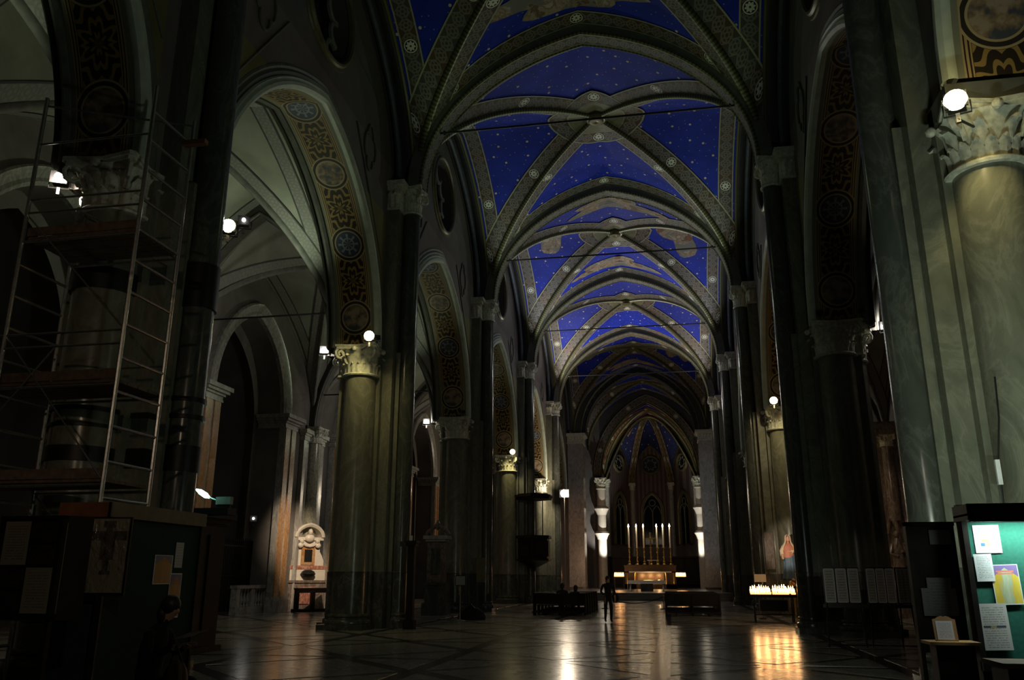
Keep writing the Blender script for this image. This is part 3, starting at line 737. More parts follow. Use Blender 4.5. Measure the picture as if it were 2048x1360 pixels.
# ------------------------------------------------------------------ aisles
AA = (AOUT-AIN)/2; AX = (AOUT+AIN)/2
aisle_m = dict(web=MT['aislepl'], band=MT['aisleband'], rib=MT['ribpale'], disc=MT['ribpale'])
aparts, az_ = vault_parts(AA, B_, ZA-.1, 6.35, .15, .5, .12, .32, .55, aisle_m, 32, 7)
aap = arch_pts(AA-.35, 5.8, 20)
CHS, CHR = 3.2, 4.1
cha = arch_pts(CHS, CHR, 18)
def aisle_bay(s, i):
    y = YC(i); cl = ACE[s]
    place(aparts, cl, (s*AX, y, 0))
    key = ('ab', s)
    if key not in MT:
        P = []
        path = [(s*AX+x, -B_, ZA+z) for x, z, a, c in aap]; nr = [(a, 0, c) for x, z, a, c in aap]
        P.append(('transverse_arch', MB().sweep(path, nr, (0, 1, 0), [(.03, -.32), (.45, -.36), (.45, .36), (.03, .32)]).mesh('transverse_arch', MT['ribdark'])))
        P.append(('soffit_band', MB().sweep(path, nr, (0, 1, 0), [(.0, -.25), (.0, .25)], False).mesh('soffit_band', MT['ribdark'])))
        for q in (-.32, .32):
            P.append(('edge_roll', MB().sweep(path, nr, (0, 1, 0), [(.05+.06*cos(k*pi/3), q+.06*sin(k*pi/3)) for k in range(6)]).mesh('edge_roll', MT['ribpale'])))
        # chapel wall with its arched opening
        X = s*(AOUT+.02); m = MB(); top = 16.0
        m.quadgrid([[(X, x, ZA+z), (X, x, top)] for x, z, a, c in cha])
        for sg in (-1, 1): m.quadgrid([[(X, sg*CHS, 0), (X, sg*CHS, top)], [(X, sg*B_, 0), (X, sg*B_, top)]])
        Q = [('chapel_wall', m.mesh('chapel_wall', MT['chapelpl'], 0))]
        path = [(X, x, ZA+z) for x, z, a, c in cha]; nr = [(0, a, c) for x, z, a, c in cha]; bn = (s, 0, 0)
        Q.append(('archivolt', MB().sweep(path, nr, bn, [(0, .1), (-.02, -.1), (.1, -.2), (.22, -.14), (.42, -.2), (.55, -.28), (.62, -.2), (.62, .1)]).mesh('archivolt', MT['graymar'])))
        Q.append(('arch_soffit', MB().sweep(path, nr, bn, [(0, 0), (0, 1.2)], False).mesh('arch_soffit', MT['chapelpl'])))
        # inner pointed arch, chapel side walls, back wall and vault
        m = MB(); d0, d1 = AOUT+1.2, CH
        ia = arch_pts(2.7, 4.0, 14)
        m.quadgrid([[(s*d0, x*2.7/2.7, 8.7+z), (s*d0, x, 13.6)] for x, z, a, c in ia])
        for sg in (-1, 1): m.quadgrid([[(s*d0, sg*2.7, 0), (s*d0, sg*2.7, 13.6)], [(s*d0, sg*4.6, 0), (s*d0, sg*4.6, 13.6)]])
        for sg in (-1, 1): m.quadgrid([[(s*AOUT, sg*CHS, 0), (s*AOUT, sg*CHS, ZA)], [(s*d0, sg*CHS, 0), (s*d0, sg*CHS, ZA)]])
        for sg in (-1, 1): m.quadgrid([[(s*d0, sg*4.5, 0), (s*d0, sg*4.5, 13.6)], [(s*d1, sg*4.5, 0), (s*d1, sg*4.5, 13.6)]])
        m.quadgrid([[(s*d1, -4.5, 0), (s*d1, -4.5, 14)], [(s*d1, 4.5, 0), (s*d1, 4.5, 14)]])
        va = arch_pts(4.5, 4.4, 12); m.quadgrid([[(s*d0, x, 9.2+z), (s*d1, x, 9.2+z)] for x, z, a, c in va])
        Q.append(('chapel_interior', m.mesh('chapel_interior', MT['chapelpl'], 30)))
        # back altar niche frame: round arch, panels
        na = arch_pts(2.0, 2.0, 12)
        for yy, (nn, zs) in ((0, (na, 4.6)),):
            path = [(s*(d1-.05), yy+x, zs+z) for x, z, a, c in nn]; nr2 = [(0, a, c) for x, z, a, c in nn]
            path = [(s*(d1-.05), yy-2.0, .8)]+path+[(s*(d1-.05), yy+2.0, .8)]; nr2 = [(0, -1, 0)]+nr2+[(0, 1, 0)]
            Q.append(('niche_frame', MB().sweep(path, nr2, bn, [(0, 0), (0, -.2), (.18, -.3), (.3, -.16), (.45, -.2), (.5, 0)]).mesh('niche_frame', MT['graymar'])))
        mm = MB()
        for sg in (-1, 1):
            for z0, z1 in ((9.4, 10.2), (10.6, 11.9)): mm.box(s*(d1-.12) if s > 0 else s*d1, s*d1 if s > 0 else s*(d1-.12), sg*1.0-.7, sg*1.0+.7, z0, z1)
        Q.append(('wall_panel', mm.mesh('wall_panel', MT['bronmar'], 0)))
        Q.append(('cornice', MB().sweep([(s*(d1-.02), -4.4, 8.2), (s*(d1-.02), 4.4, 8.2)], [(0, 0, 1)]*2, (s, 0, 0), [(0, 0), (0, -.15), (.2, -.2), (.3, -.4), (.45, -.42), (.45, 0)]).mesh('cornice', MT['chapelpl'])))
        Q.append(('cornice', MB().sweep([(s*(d1-.02), -4.4, 7.0), (s*(d1-.02), 4.4, 7.0)], [(0, 0, 1)]*2, (s, 0, 0), [(0, 0), (0, -.1), (.12, -.2), (.2, -.2), (.2, 0)]).mesh('cornice', MT['chapelpl'])))
        MT[key] = (P, Q)
    place(MT[key][0], cl, (0, y, 0)); place(MT[key][1], AWL[s], (0, y, 0))
ACE = {-1: struct('ceiling'), 1: struct('ceiling')}; AWL = {-1: struct('wall_chapels_left'), 1: struct('wall_chapels_right')}
for s in (-1, 1):
    for i in range(0, 6): aisle_bay(s, i)
# chapel piers: central half column between pairs of orange marble pilasters
M_chs = shaft_mesh(.46, 8.35, 'column_shaft', 'brec'); M_chcap = capital_mesh(.46, .85, 'column_capital')
def chp_mesh(s):
    out = []
    for sg in (-1, 1):
        m = MB(); m.box(-.35, .0, sg*3.1-.56, sg*3.1-.1, .7, 8.6); out.append(('pilaster_panel', m.mesh('pilaster_panel', MT['giallo'], 0)))
        m = MB(); m.box(-.35, .0, sg*3.1+.1, sg*3.1+.56, .7, 8.6); out.append(('pilaster_panel', m.mesh('pilaster_panel', MT['giallo'], 0)))
        m = MB(); m.box(-.30, .0, sg*3.1-.62, sg*3.1+.62, .55, 8.62); out.append(('pilaster', m.mesh('pilaster', MT['graymar'], 0)))
        m = MB(); m.box(-.48, .0, sg*3.1-.75, sg*3.1+.75, 0, .55); m.box(-.42, 0, sg*3.1-.68, sg*3.1+.68, .55, .7); out.append(('pilaster_base', m.mesh('pilaster_base', MT['graymar'], 0)))
        m = MB()
        for e, z0, z1 in ((.02, 8.55, 8.65), (.0, 8.65, 8.8), (.08, 8.8, 8.9), (.2, 8.9, 9.02), (.3, 9.02, 9.2)): m.box(-.35-e, 1.1, sg*3.1-.66-e, sg*3.1+.66+e, z0, z1)
        out.append(('entablature', m.mesh('entablature', MT['graymar'], 0)))
        m = MB(); m.box(-.22, .0, sg*.98-.3, sg*.98+.3, 0, 8.6); out.append(('side_strip', m.mesh('side_strip', MT['graymar'], 0)))
        m = MB()
        for e, z0, z1 in ((0, 8.35, 8.6), (.06, 8.6, 8.7), (.16, 8.7, 8.9)): m.box(-.26-e, 0, sg*.98-.32-e, sg*.98+.32+e, z0, z1)
        out.append(('strip_capital', m.mesh('strip_capital', MT['cap'], 0)))
    m = MB(); m.box(-.1, .1, -.75, .75, 0, 9.2); out.append(('backing', m.mesh('backing', MT['darkgrey'], 0)))
    return out
CHP = chp_mesh(1)
for s in (-1, 1):
    for i in range(1, 6):
        if s > 0 and i > 3: continue
        where = {1: 'beside the scaffold tower', 2: 'behind the pier with two lit lamps', 3: 'behind the white marble wall monument', 4: 'fourth along the left aisle', 5: 'at the far end of the left aisle'}[i] if s < 0 else {1: 'nearest the lit notice board', 2: 'behind the sculpted wall tomb', 3: 'third along the right aisle'}[i]
        t = thing('chapel_pier', 'orange and grey marble chapel pier '+where, 'pillar', (s*AOUT, YP(i), 0), pi if s < 0 else 0, 'chapel piers of the aisles')
        for nm, me in CHP: link(nm, me, t)
        link('column_shaft', M_chs, t, (-.12, 0, 0)); link('column_capital', M_chcap, t, (-.12, 0, 8.3))

# ------------------------------------------------------------------ tie rods
rod = MB().tube([(-5.75, 0, 0), (5.75, 0, 0)], .04, 8).mesh('tie_rod', MT['black'])
rcol = MB().lathe([(.09, -.03), (.09, .03)], (0, 0, 0), 10).mesh('rod_collar', MT['black'])
for i, w in ((2, 'nearest, crossing the first boss'), (3, 'second from the front'), (4, 'third from the front'), (5, 'farthest, next to the crossing')):
    t = thing('tie_rod', 'thin iron tie rod across the nave, '+w, 'tie rod', (0, YP(i)-.05, 17.93), 0, 'iron tie rods of the nave')
    link('rod', rod, t)
    for sg in (-1, 1):
        c = link('rod_collar', rcol, t, (sg*5.3, 0, 0)); c.rotation_euler = (0, pi/2, 0)
arod = MB().tube([(-3.3, 0, 0), (3.3, 0, 0)], .035, 8).mesh('rod', MT['black'])
for i, w in ((2, 'by the pier with two lit lamps'), (3, 'beyond the white wall monument')):
    t = thing('tie_rod', 'thin black iron tie rod across the left aisle '+w, 'tie rod', (-AX, YP(i), 10.95), 0, 'iron tie rods of the left aisle'); link('rod', arod, t)

# ------------------------------------------------------------------ crossing, choir and apse
DX = .55
cw = struct('wall_choir')
Y6 = YP(6)
for s, w in ((-1, 'left'), (1, 'right')):
    t = thing('crossing_pier', 'square grey crossing pier with frieze capital on the %s of the altar' % w, 'pillar', (s*6.35, Y6, 0))
    m = MB(); m.box(-.75, .75, -.1, 2.0, 0, 14.3); m.box(-.95 if s < 0 else -.6, .6 if s < 0 else .95, .2, 2.2, 0, 14.3); m.build('shaft', MT['graymar'], t, 0)
    m = MB()
    for e, z0, z1 in ((.08, 14.3, 14.4), (.03, 14.4, 15.0), (.15, 15.0, 15.12), (.28, 15.12, 15.3)): m.box(-.75-e, .75+e, -.1-e, 2.0+e, z0, z1)
    m.build('frieze_capital', MT['cap'], t, 0)
    m = MB()
    for k in range(5): leaf(m, -pi/2, .0, 14.42, .55, .16, .1); m.xf(Matrix.Translation((-.6+.3*k, -.12, 0)), len(m.v)-45)
    m.build('leaf_relief', MT['cap'], t)
    m = MB(); m.box(-.9, .9, -.25, 2.2, 0, .5); m.box(-.82, .82, -.17, 2.1, .5, .7); m.build('base', MT['dado'], t, 0)
    # wall mass closing the nave end beside the pier
    MB().box(min(s*7.1, s*9.2), max(s*7.1, s*9.2), Y6, Y6+2.2, 0, 22).build('transept_corner', MT['clere'], cw, 0)
# broad crossing arch
cap_ = arch_pts(5.62, 6.3, 26)
for (y0, y1, s_, h_, z0, mt) in ((Y6-.05, Y6+.75, 5.75, 6.75, 15.3, 'greymould'), (Y6+.75, Y6+2.1, 5.35, 6.2, 15.3, 'archdark')):
    if mt == 'archdark': MT['archdark'] = mk_border('dark_arch_paint', 1.35, (.10, .10, .12), (.035, .037, .05), (.04, .04, .06), (.3, .3, .22), 0, .7)
    ar = arch_pts(s_, h_, 26); path = [(x, y0, z0+z) for x, z, a, c in ar]; nr = [(a, 0, c) for x, z, a, c in ar]
    MB().sweep(path, nr, (0, 1, 0), [(0, y1-y0), (0, 0)], False).build('crossing_arch', MT[mt], cw)
    MB().sweep(path, nr, (0, 1, 0), [(0, 0), (.9, 0)], False).build('arch_face', MT['archdark'] if 'archdark' in MT else MT['darkgrey'], cw)
    MB().sweep(path, nr, (0, 1, 0), [(.0+.07*cos(k*pi/3), .0+.07*sin(k*pi/3)) for k in range(6)]).build('edge_roll', MT['rib'], cw)
# transept bay: blue vault, side openings left dark
tv, tz_ = vault_parts(6.3, 4.2, 15.2, 6.6, .1, BW, .13, .3, 1.2, nave_m, 28, 6)
place(tv, ceil, (DX*.5, Y6+2.1+4.2, 0))
YT = Y6+10.5     # choir arch
for s in (-1, 1):
    MB().box(*sorted((DX+s*14, DX+s*14.3)), Y6+2, YT+2, 0, 20).build('transept_end', MT['clere'], cw, 0)
    MB().box(*sorted((DX+s*5.3, DX+s*14.3)), YT, YT+.4, 0, 22).build('transept_east', MT['clere'], cw, 0)
    # choir side walls
    MB().box(*sorted((DX+s*5.3, DX+s*5.6)), YT, 98, 0, 13).build('choir_side', MT['apsewall'], cw, 0)
ar = arch_pts(5.25, 7.7, 26)
def choir_arch(y, s_, h_, z0, face, mt, depth=.5, bandm='bordred'):
    ar = arch_pts(s_, h_, 26); path = [(DX+x, y, z0+z) for x, z, a, c in ar]; nr = [(a, 0, c) for x, z, a, c in ar]
    MB().sweep(path, nr, (0, 1, 0), [(0, depth), (0, 0), (face, 0)], False).build('choir_arch', MT[mt], cw)
    MB().sweep(path, nr, (0, 1, 0), [(.06+.09*cos(k*pi/3), -.02+.09*sin(k*pi/3)) for k in range(6)]).build('edge_roll', MT['rib'], cw)
    MB().sweep(path, nr, (0, -1, 0), [(.18, .03), (.18+BW, .03)], False).build('border_band', MT[bandm], cw)
choir_arch(YT, 5.15, 8.0, 12.3, 1.0, 'darkgrey', .5, 'border')
# wall above the choir arch
m = MB(); ar = arch_pts(6.15, 8.9, 20)
m.quadgrid([[(DX+x, YT+.1, 12.3+z), (DX+x*1.6, YT+.1, 24)] for x, z, a, c in ar]); m.build('choir_front', MT['darkgrey'], cw, 0)
choir_m = dict(web=MT['blue'], band=MT['bordred'], rib=MT['rib'], disc=MT['olive'])
YA = 98.0
cv, cz_ = vault_parts(5.3, (YA-YT)/2, 12.3, 7.9, .1, BW*.9, .13, .2, .9, choir_m, 28, 6)
place(cv, ceil, (DX, (YT+YA)/2, 0))
fresco_patch(cz_, 0, 1.6, 1.8, .55, 0, MT['frescor'], ceil, (DX, (YT+YA)/2, 0), 77)
choir_arch(YA, 5.0, 7.5, 12.3, .35, 'darkgrey', .3)
# apse: five-sided, three faces in view
AV = [(-5.2, YA), (-2.45, YA+4.6), (2.45, YA+4.6), (5.2, YA)]
KEY = Vector((DX, YA-.1, 19.9)); ZS = 12.5
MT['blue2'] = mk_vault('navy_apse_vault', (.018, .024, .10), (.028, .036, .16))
n_win = 13
for k in range(3):
    a = Vector((AV[k][0]+DX, AV[k][1], 0)); b = Vector((AV[k+1][0]+DX, AV[k+1][1], 0)); L_ = (b-a).length; d = (b-a)/L_; c = (a+b)/2
    inn = Vector((DX, YA, 0))-c; inn = Vector((d.y, -d.x, 0)); 
    if inn.y > 0: inn = -inn
    wa = arch_pts(L_/2-.1, 4.6, 14)
    m = MB(); m.quadgrid([[a+Vector((0, 0, 0)), a+Vector((0, 0, ZS))], [b, b+Vector((0, 0, ZS))]])
    m.quadgrid([[c+d*x+Vector((0, 0, ZS)), c+d*x+Vector((0, 0, ZS+z))] for x, z, _, _ in wa])
    m.build('apse_face', MT['apsewall'], cw, 0)
    rows = []; uvs = []
    for i, (x, z, _, _) in enumerate(wa):
        p0 = c+d*x+Vector((0, 0, ZS+z)); row = []; uv = []
        for j in range(9):
            t = j/8; p = p0.lerp(KEY, t); p.z += 1.4*sin(pi*t)*(.5+.5*abs(x)/(L_/2)) ; row.append(p); uv.append((x*1.3*(1-t*.8)+9*k, t*6))
        rows.append(row); uvs.append(uv)
    MB().quadgrid(rows, uvs).build('apse_web', MT['blue2'], ceil)
    if k != 1:
        rows = [[r_[j]+inn*.05-Vector((0, 0, .05)) for j in (2, 3, 4, 5)] for r_ in rows[(9 if k == 0 else 12):(18 if k == 0 else 21)]]
        uu = [[(i*.3, j*.6) for j in range(4)] for i in range(len(rows))]
        MB().quadgrid(rows, uu).build('fresco_figure', MT['frescor'], ceil)
    pth = [c+d*x+Vector((0, 0, ZS+z)) for x, z, _, _ in wa]; nr = [d*a_+Vector((0, 0, c_)) for _, _, a_, c_ in wa]
    MB().sweep(pth, nr, inn, [(-.1, .02), (-.1, .1), (.1, .1), (.1, .02)]).build('lunette_rib', MT['rib'], cw)
    # lancet window and oculus of this face
    w = struct('window_%d' % n_win, c+inn*.02); n_win += 1
    rot = Matrix.Rotation(atan2(d.y, d.x), 4, 'Z')
    def bb(mb, nm, mt, sm=35):
        mb.xf(rot); return mb.build(nm, MT[mt], w, sm)
    wn = 1.0 if k == 1 else .95
    la = arch_pts(wn, 1.9, 10); z0, zs = 5.3, 9.2
    pth = [(-wn, 0, z0)]+[(x, 0, zs+z) for x, z, _, _ in la]+[(wn, 0, z0)]; nr = [(-1, 0, 0)]+[(a_, 0, c_) for _, _, a_, c_ in la]+[(1, 0, 0)]
    bb(MB().sweep(pth, nr, (0, -1, 0), [(0, .02), (.04, .2), (.14, .22), (.2, .32), (.36, .3), (.46, .0)]), 'window_frame', 'gold2')
    bb(MB().quadgrid([[(x, -.03, z0), (x, -.03, zs+z)] for x, z, _, _ in la]), 'pane', 'glass', 0)
    mu = MB().tube([(0, -.1, z0), (0, -.1, zs)], .07, 6)
    for sg in (-1, 1):
        pa = arch_pts(wn/2, 1.0, 7); mu.tube([(sg*wn/2+x, -.1, zs-.35+z) for x, z, _, _ in pa], .06, 6)
    mu.tube([(.36*cos(2*pi*q/16), -.1, zs+.98+.36*sin(2*pi*q/16)) for q in range(17)], .06, 6)
    bb(mu, 'tracery', 'ribpale')
    w2 = struct('window_%d' % n_win, c+inn*.02+Vector((0, 0, 14.75))); n_win += 1
    rr = .92 if k == 1 else .85
    fr = MB().quadgrid([[(r*cos(2*pi*q/32), -b_, r*sin(2*pi*q/32)) for r, b_ in ((rr, .03), (rr, .18), (rr+.12, .26), (rr+.24, .18), (rr+.28, .02))] for q in range(33)])
    fr.xf(rot); fr.build('window_frame', MT['gold2'], w2)
    pn = MB().quadgrid([[(r*cos(2*pi*q/32), -.04, r*sin(2*pi*q/32)) for r in (.02, rr)] for q in range(33)]); pn.xf(rot); pn.build('pane', MT['glass'], w2)
    tr = MB()
    for q in range(8):
        an = q*pi/4; cx, cz = cos(an)*rr*.78, sin(an)*rr*.78
        tr.tube([(cx+rr*.26*cos(an+pi/2+pi*u/8), -.1, cz+rr*.26*sin(an+pi/2+pi*u/8)) for u in range(9)], .05, 5)
    tr.xf(rot); tr.build('tracery', MT['ribpale'], w2)
M_aps = shaft_mesh(.3, 12.0, 'apse_shaft', 'graymar'); M_apc = capital_mesh(.3, .85, 'apse_capital')
for k, (x, y) in enumerate(AV):
    lab = 'slim grey apse shaft with leafy capital, %s' % ('far left', 'left of the middle window', 'right of the middle window', 'far right')[k]
    t = thing('apse_shaft', lab, 'pillar', (x+DX+(.15 if x < 0 else -.15), y-.3, 0), 0, 'shafts of the apse')
    link('shaft', M_aps, t); link('capital', M_apc, t, (0, 0, 11.7))
    p0 = Vector((x+DX, y-.25, ZS)); N = 14; pth = []
    for j in range(N+1):
        q = j/N; p = p0.lerp(KEY, q); p.z = ZS+(KEY.z-ZS)*sin(pi/2*q)**.9; pth.append(p)
    bn = Vector((1, 0, 0)) if k in (1, 2) else Vector((0, 1, 0))
    rows = [[p+bn*o+Vector((0, -.12, -.04)) for o in (-.34, -.12, .12, .34)] for p in pth]; uu = [[(j*.55, (o+.34)*1.06) for o in (-.34, -.12, .12, .34)] for j in range(N+1)]
    MB().quadgrid(rows, uu).build('apse_rib_band', MT['bordred'], ceil)
    MB().tube([p+Vector((0, -.2, -.12)) for p in pth], .11, 6).build('diagonal_rib', MT['rib'], ceil)
# parapet below the apse windows
m = MB()
for k in range(3):
    a = Vector((AV[k][0]+DX, AV[k][1]-.25, 0)); b = Vector((AV[k+1][0]+DX, AV[k+1][1]-.25, 0))
    m.quadgrid([[a+Vector((0, 0, 3.4)), a+Vector((0, 0, 5.1)), a+Vector((0, .2, 5.1))], [b+Vector((0, 0, 3.4)), b+Vector((0, 0, 5.1)), b+Vector((0, .2, 5.1))]])
m.build('apse_parapet', MT['chapelpl'], cw, 0)
# entrance columns of the choir, washed by a floodlight
M_ecs = shaft_mesh(.48, 10.9, 'shaft', 'white'); M_ecc = capital_mesh(.48, 1.2, 'capital')
for s, w in ((-1, 'left'), (1, 'right')):
    t = thing('choir_column', 'pale floodlit marble half column at the %s edge of the choir' % w, 'pillar', (DX+s*5.25, YT-.35, 0))
    link('shaft', M_ecs, t); link('capital', M_ecc, t, (0, 0, 10.8))
    m = MB()
    for z in (6.0, 8.6):     # carved consoles on the shaft
        m.lathe([(.5, z-.55), (.62, z-.2), (.80, z+.1), (.72, z+.28), (.5, z+.4)], (0, 0, 0), 12)
    m.build('console', MT['white'], t)
# choir stalls
for s, w in ((-1, 'left'), (1, 'right')):
    t = thing('choir_stalls', 'dark wooden choir stall row at the %s of the high altar' % w, 'stalls', (DX+s*3.4, YA-2.0, 0))
    MB().box(-1.5, 1.5, -.05, .15, 0, 3.6).build('backrest', MT['wood'], t, 0)
    for k in range(4): MB().box(-1.4+k*.72, -.82+k*.72, -.12, -.05, 1.3, 3.2).build('panel', MT['wood'], t, 0)
    MB().box(-1.5, 1.5, -.6, -.1, .85, .95).build('seat', MT['wood'], t, 0)
    MB().box(-1.6, 1.6, -.35, .2, 3.6, 3.8).build('cornice', MT['wood'], t, 0)
# ------------------------------------------------------------------ sanctuary
st = struct('floor_sanctuary')
for k in range(3):
    MB().box(-6.2, 6.6, 61.5+k*.45, 105, -.02 if k == 0 else k*.17, (k+1)*.17).build('step', MT['stage'], st, 0)
ZP = .51
t = thing('altar_table', 'white-clothed free-standing altar table in front of the high altar', 'altar', (.43, 70, ZP))
MB().box(-1.45, 1.45, -.45, .45, .74, .82).build('table_top', MT['stage'], t, 0)
for sx in (-1.3, 1.3):
    for sy in (-.3, .3): MB().lathe([(.09, 0), (.1, .06), (.06, .12), (.07, .4), (.06, .65), (.09, .74)], (sx, sy, 0), 10).build('leg', MT['white'], t)
m = MB(); m.box(-1.5, 1.5, -.47, .47, .825, .84); m.box(-1.5, 1.5, -.49, -.47, .58, .84); m.box(-1.52, -1.5, -.47, .47, .1, .84); m.box(1.5, 1.52, -.47, .47, .1, .84); m.build('altar_cloth', MT['cloth'], t, 0)
MB().box(-.5, .5, .1, .5, 0, .75).build('front_panel', MT['bronmar'], t, 0)
# high altar
AX0, AY0 = .43, 83.6
t = thing('high_altar', 'gilded high altar with glowing alcove holding a recumbent effigy', 'altar', (AX0, AY0, ZP))
m = MB(); m.box(-2.4, -1.35, -.6, .7, 0, 1.5); m.box(1.35, 2.4, -.6, .7, 0, 1.5); m.box(-1.4, 1.4, .45, .7, 0, 1.5); m.box(-2.4, 2.4, -.6, .7, 0, .45); m.build('altar_base', MT['altar'], t, 0)
MB().box(-2.0, 2.0, -.75, .5, 1.5, 1.62).build('mensa', MT['cloth'], t, 0)
m = MB(); m.box(-2.45, 2.45, -.1, .7, 1.62, 2.1); m.box(-2.5, 2.5, -.18, .75, 2.1, 2.2); m.build('gradine', MT['altar'], t, 0)
for k, x in enumerate((-2.2, -1.5, 1.5, 2.2)): MB().lathe([(.1, .45), (.07, .55), (.07, 1.35), (.11, 1.5)], (x, -.66, 0), 10).build('colonnette', MT['gold'], t)
m = MB(); m.box(-1.2, 1.2, -.3, .3, .45, .55); m.sphere((-.2, 0, .68), .85, .22, .15, 14, 8); m.sphere((.8, 0, .72), .16, .15, .15, 10, 8); m.build('effigy', MT['white'], t)
for x in (-1.15, 1.15): MB().sphere((x, -.2, .62), .1, .07, .09, 10, 6).build('alcove_lamp', MT['glow'], t)
MB().box(-1.3, 1.3, .36, .43, .6, 1.4).build('lit_back_panel', MT['altar'], t, 0)
for x in (-.8, 0, .8): point('alcove_light', (AX0+x, AY0-.2, ZP+1.25), 26, WARM, .08)
point('alcove_light', (AX0, AY0-1.3, ZP+1.3), 10, WARM, .1)
stick = MB().lathe([(.20, 0), (.22, .05), (.12, .12), (.08, .22), (.13, .32), (.06, .42), (.05, .62), (.12, .74), (.05, .84), (.05, 1.1), (.11, 1.2), (.05, 1.3), (.06, 1.5), (.17, 1.6), (.17, 1.64), (.05, 1.66)], (0, 0, 0), 14).mesh('candlestick', MT['gold'])
cdl = MB().lathe([(.075, 0), (.07, 1.85), (.04, 1.9), (.01, 1.92)], (0, 0, 0), 10).mesh('candle', MT['wax'])
flm = MB().lathe([(.01, 0), (.06, .06), (.075, .13), (.05, .24), (.005, .36)], (0, 0, 0), 8).mesh('flame', MT['flameW'])
ORD6 = ('leftmost of six', 'second from left of six', 'third from left of six', 'third from right of six', 'second from right of six', 'rightmost of six')
for k, x in enumerate((-1.95, -1.2, -.52, .75, 1.35, 2.0)):
    t = thing('altar_candlestick', 'tall lit white candle on gilt candlestick, %s on the high altar' % ORD6[k], 'candlestick', (AX0+x*1.0, AY0+.2, ZP+2.2), 0, 'six tall altar candles')
    link('stick', stick, t); link('candle', cdl, t, (0, 0, 1.64)); link('flame', flm, t, (0, 0, 3.55)); point('candle_light', (AX0+x, AY0-.1, ZP+6.0), 12, (1, .75, .45), .06)
t = thing('altar_cross', 'gilt standing crucifix in the middle of the six altar candles', 'crucifix', (AX0+.12, AY0+.2, ZP+2.2))
link('stand', stick, t); m = MB(); m.box(-.05, .05, -.03, .03, 1.6, 3.0); m.box(-.4, .4, -.03, .03, 2.45, 2.56)
for p in ((-.41, 2.5), (.41, 2.5), (0, 3.02)): m.sphere((p[0], 0, p[1]), .08, .05, .08, 8, 6)
m.build('cross', MT['gold'], t, 0); m = MB(); m.tube([(-.36, -.05, 2.55), (0, -.06, 2.4), (.36, -.05, 2.55)], .035, 6); m.tube([(0, -.06, 2.45), (0, -.07, 2.1), (0.02, -.05, 1.8)], .055, 6); m.sphere((0, -.08, 2.55), .06, .06, .08, 8, 6); m.build('figure', MT['gold'], t)
t = thing('altar_ledge', 'narrow pale reading ledge lying among the altar candlesticks', 'ledge', (AX0+.3, AY0-.1, ZP+2.2)); MB().box(-.55, .55, -.12, .08, .42, .47).build('shelf', MT['cloth'], t, 0); m = MB(); m.box(-.4, -.34, -.05, .03, 0, .42); m.box(.34, .4, -.05, .03, 0, .42); m.build('foot', MT['gold'], t, 0)
# votive racks ------------------------------------------------------
vgl = MB().lathe([(.028, 0), (.034, .06), (.03, .07), (.004, .066)], (0, 0, 0), 8).mesh('cup', MT['votive'])
vfl = MB().lathe([(.003, .0), (.014, .02), (.016, .04), (.002, .085)], (0, 0, 0), 6).mesh('flame', MT['flame'])
vroot = None
def votive(x, y, z, label, group, big=1):
    global vroot
    if vroot is None:
        vroot = thing('votive_candle', label, 'candle', (x, y, z), 0, group); link('wax', vgl, vroot); link('flame', vfl, vroot, (0, 0, .072)); o = vroot
    else: o = copy_tree(vroot, (x, y, z), None, label, group)
    o.scale = (big, big, big)
def rack(name, label, x, y, z, w, d, rows, n, light, seed, big=1):
    rg = random.Random(seed); t = thing(name, label, 'candle rack', (x, y, 0))
    m = MB()
    for r in range(rows): m.box(-w/2, w/2, -d/2+r*d/rows, -d/2+(r+1)*d/rows-.01, z-.05+r*.07, z+r*.07)
    m.build('tray', MT['black'], t, 0)
    MB().box(-w/2-.02, w/2+.02, -d/2-.03, -d/2, z-.07, z+.04).build('front_rail', MT['black'], t, 0)
    for sx in (-1, 1):
        for sy in (-1, 1): MB().box(sx*w*.42-.02, sx*w*.42+.02, sy*d*.4-.02, sy*d*.4+.02, 0 if z > .6 else 0, z-.05).build('leg', MT['black'], t, 0)
    MB().box(-w*.42, w*.42, -.015, .015, .25, .29).build('stretcher', MT['black'], t, 0)
    return t
rk = rack('votive_rack', 'black iron candle rack crowded with small lit votive candles below the statue', 6.1, 33.6, .95, 1.62, .5, 3, 20, 1, 5)
rg = random.Random(3)
for r in range(3):
    for k in range(20):
        if rg.random() < .09 or (8.0 < k < 9.5 and r < 2): continue
        votive(6.1-.77+k*.081+rg.uniform(-.012, .012), 33.6-.25+.083+r*.166+rg.uniform(-.03, .03), .952+r*.07, 'small lit votive candle in the %s row of the rack below the statue' % ('front', 'middle', 'back')[r], 'votive candles on the statue rack', rg.uniform(1.1, 1.7))
for k in range(5): point('votive_light', (6.1-.66+k*.33, 33.55, 1.28), 10, WARM, .06)
t = rk
m = MB(); m.box(-.5, .5, -.2, .22, .4, .8); m.build('coin_box', MT['wood'], rk, 0)
for s, x, w in ((-1, -2.35, 'left'), (1, 3.25, 'right')):
    r_ = rack('altar_votive_stand', 'small stand of lit votive candles on the %s side of the high altar' % w, x, 80, 1.6, 1.0, .3, 2, 8, 1, 9)
    r_.location.z = 0
    for r in range(2):
        for k in range(7): votive(x-.39+k*.13, 80-.15+.075+r*.15, 1.602+r*.07, 'lit votive candle in the %s row of the stand %s of the high altar' % (('front', 'back')[r], w), 'votive candles %s of the high altar' % w, 2.2)
    point('votive_light', (x, 79.9, 2.1), 14, WARM, .08)
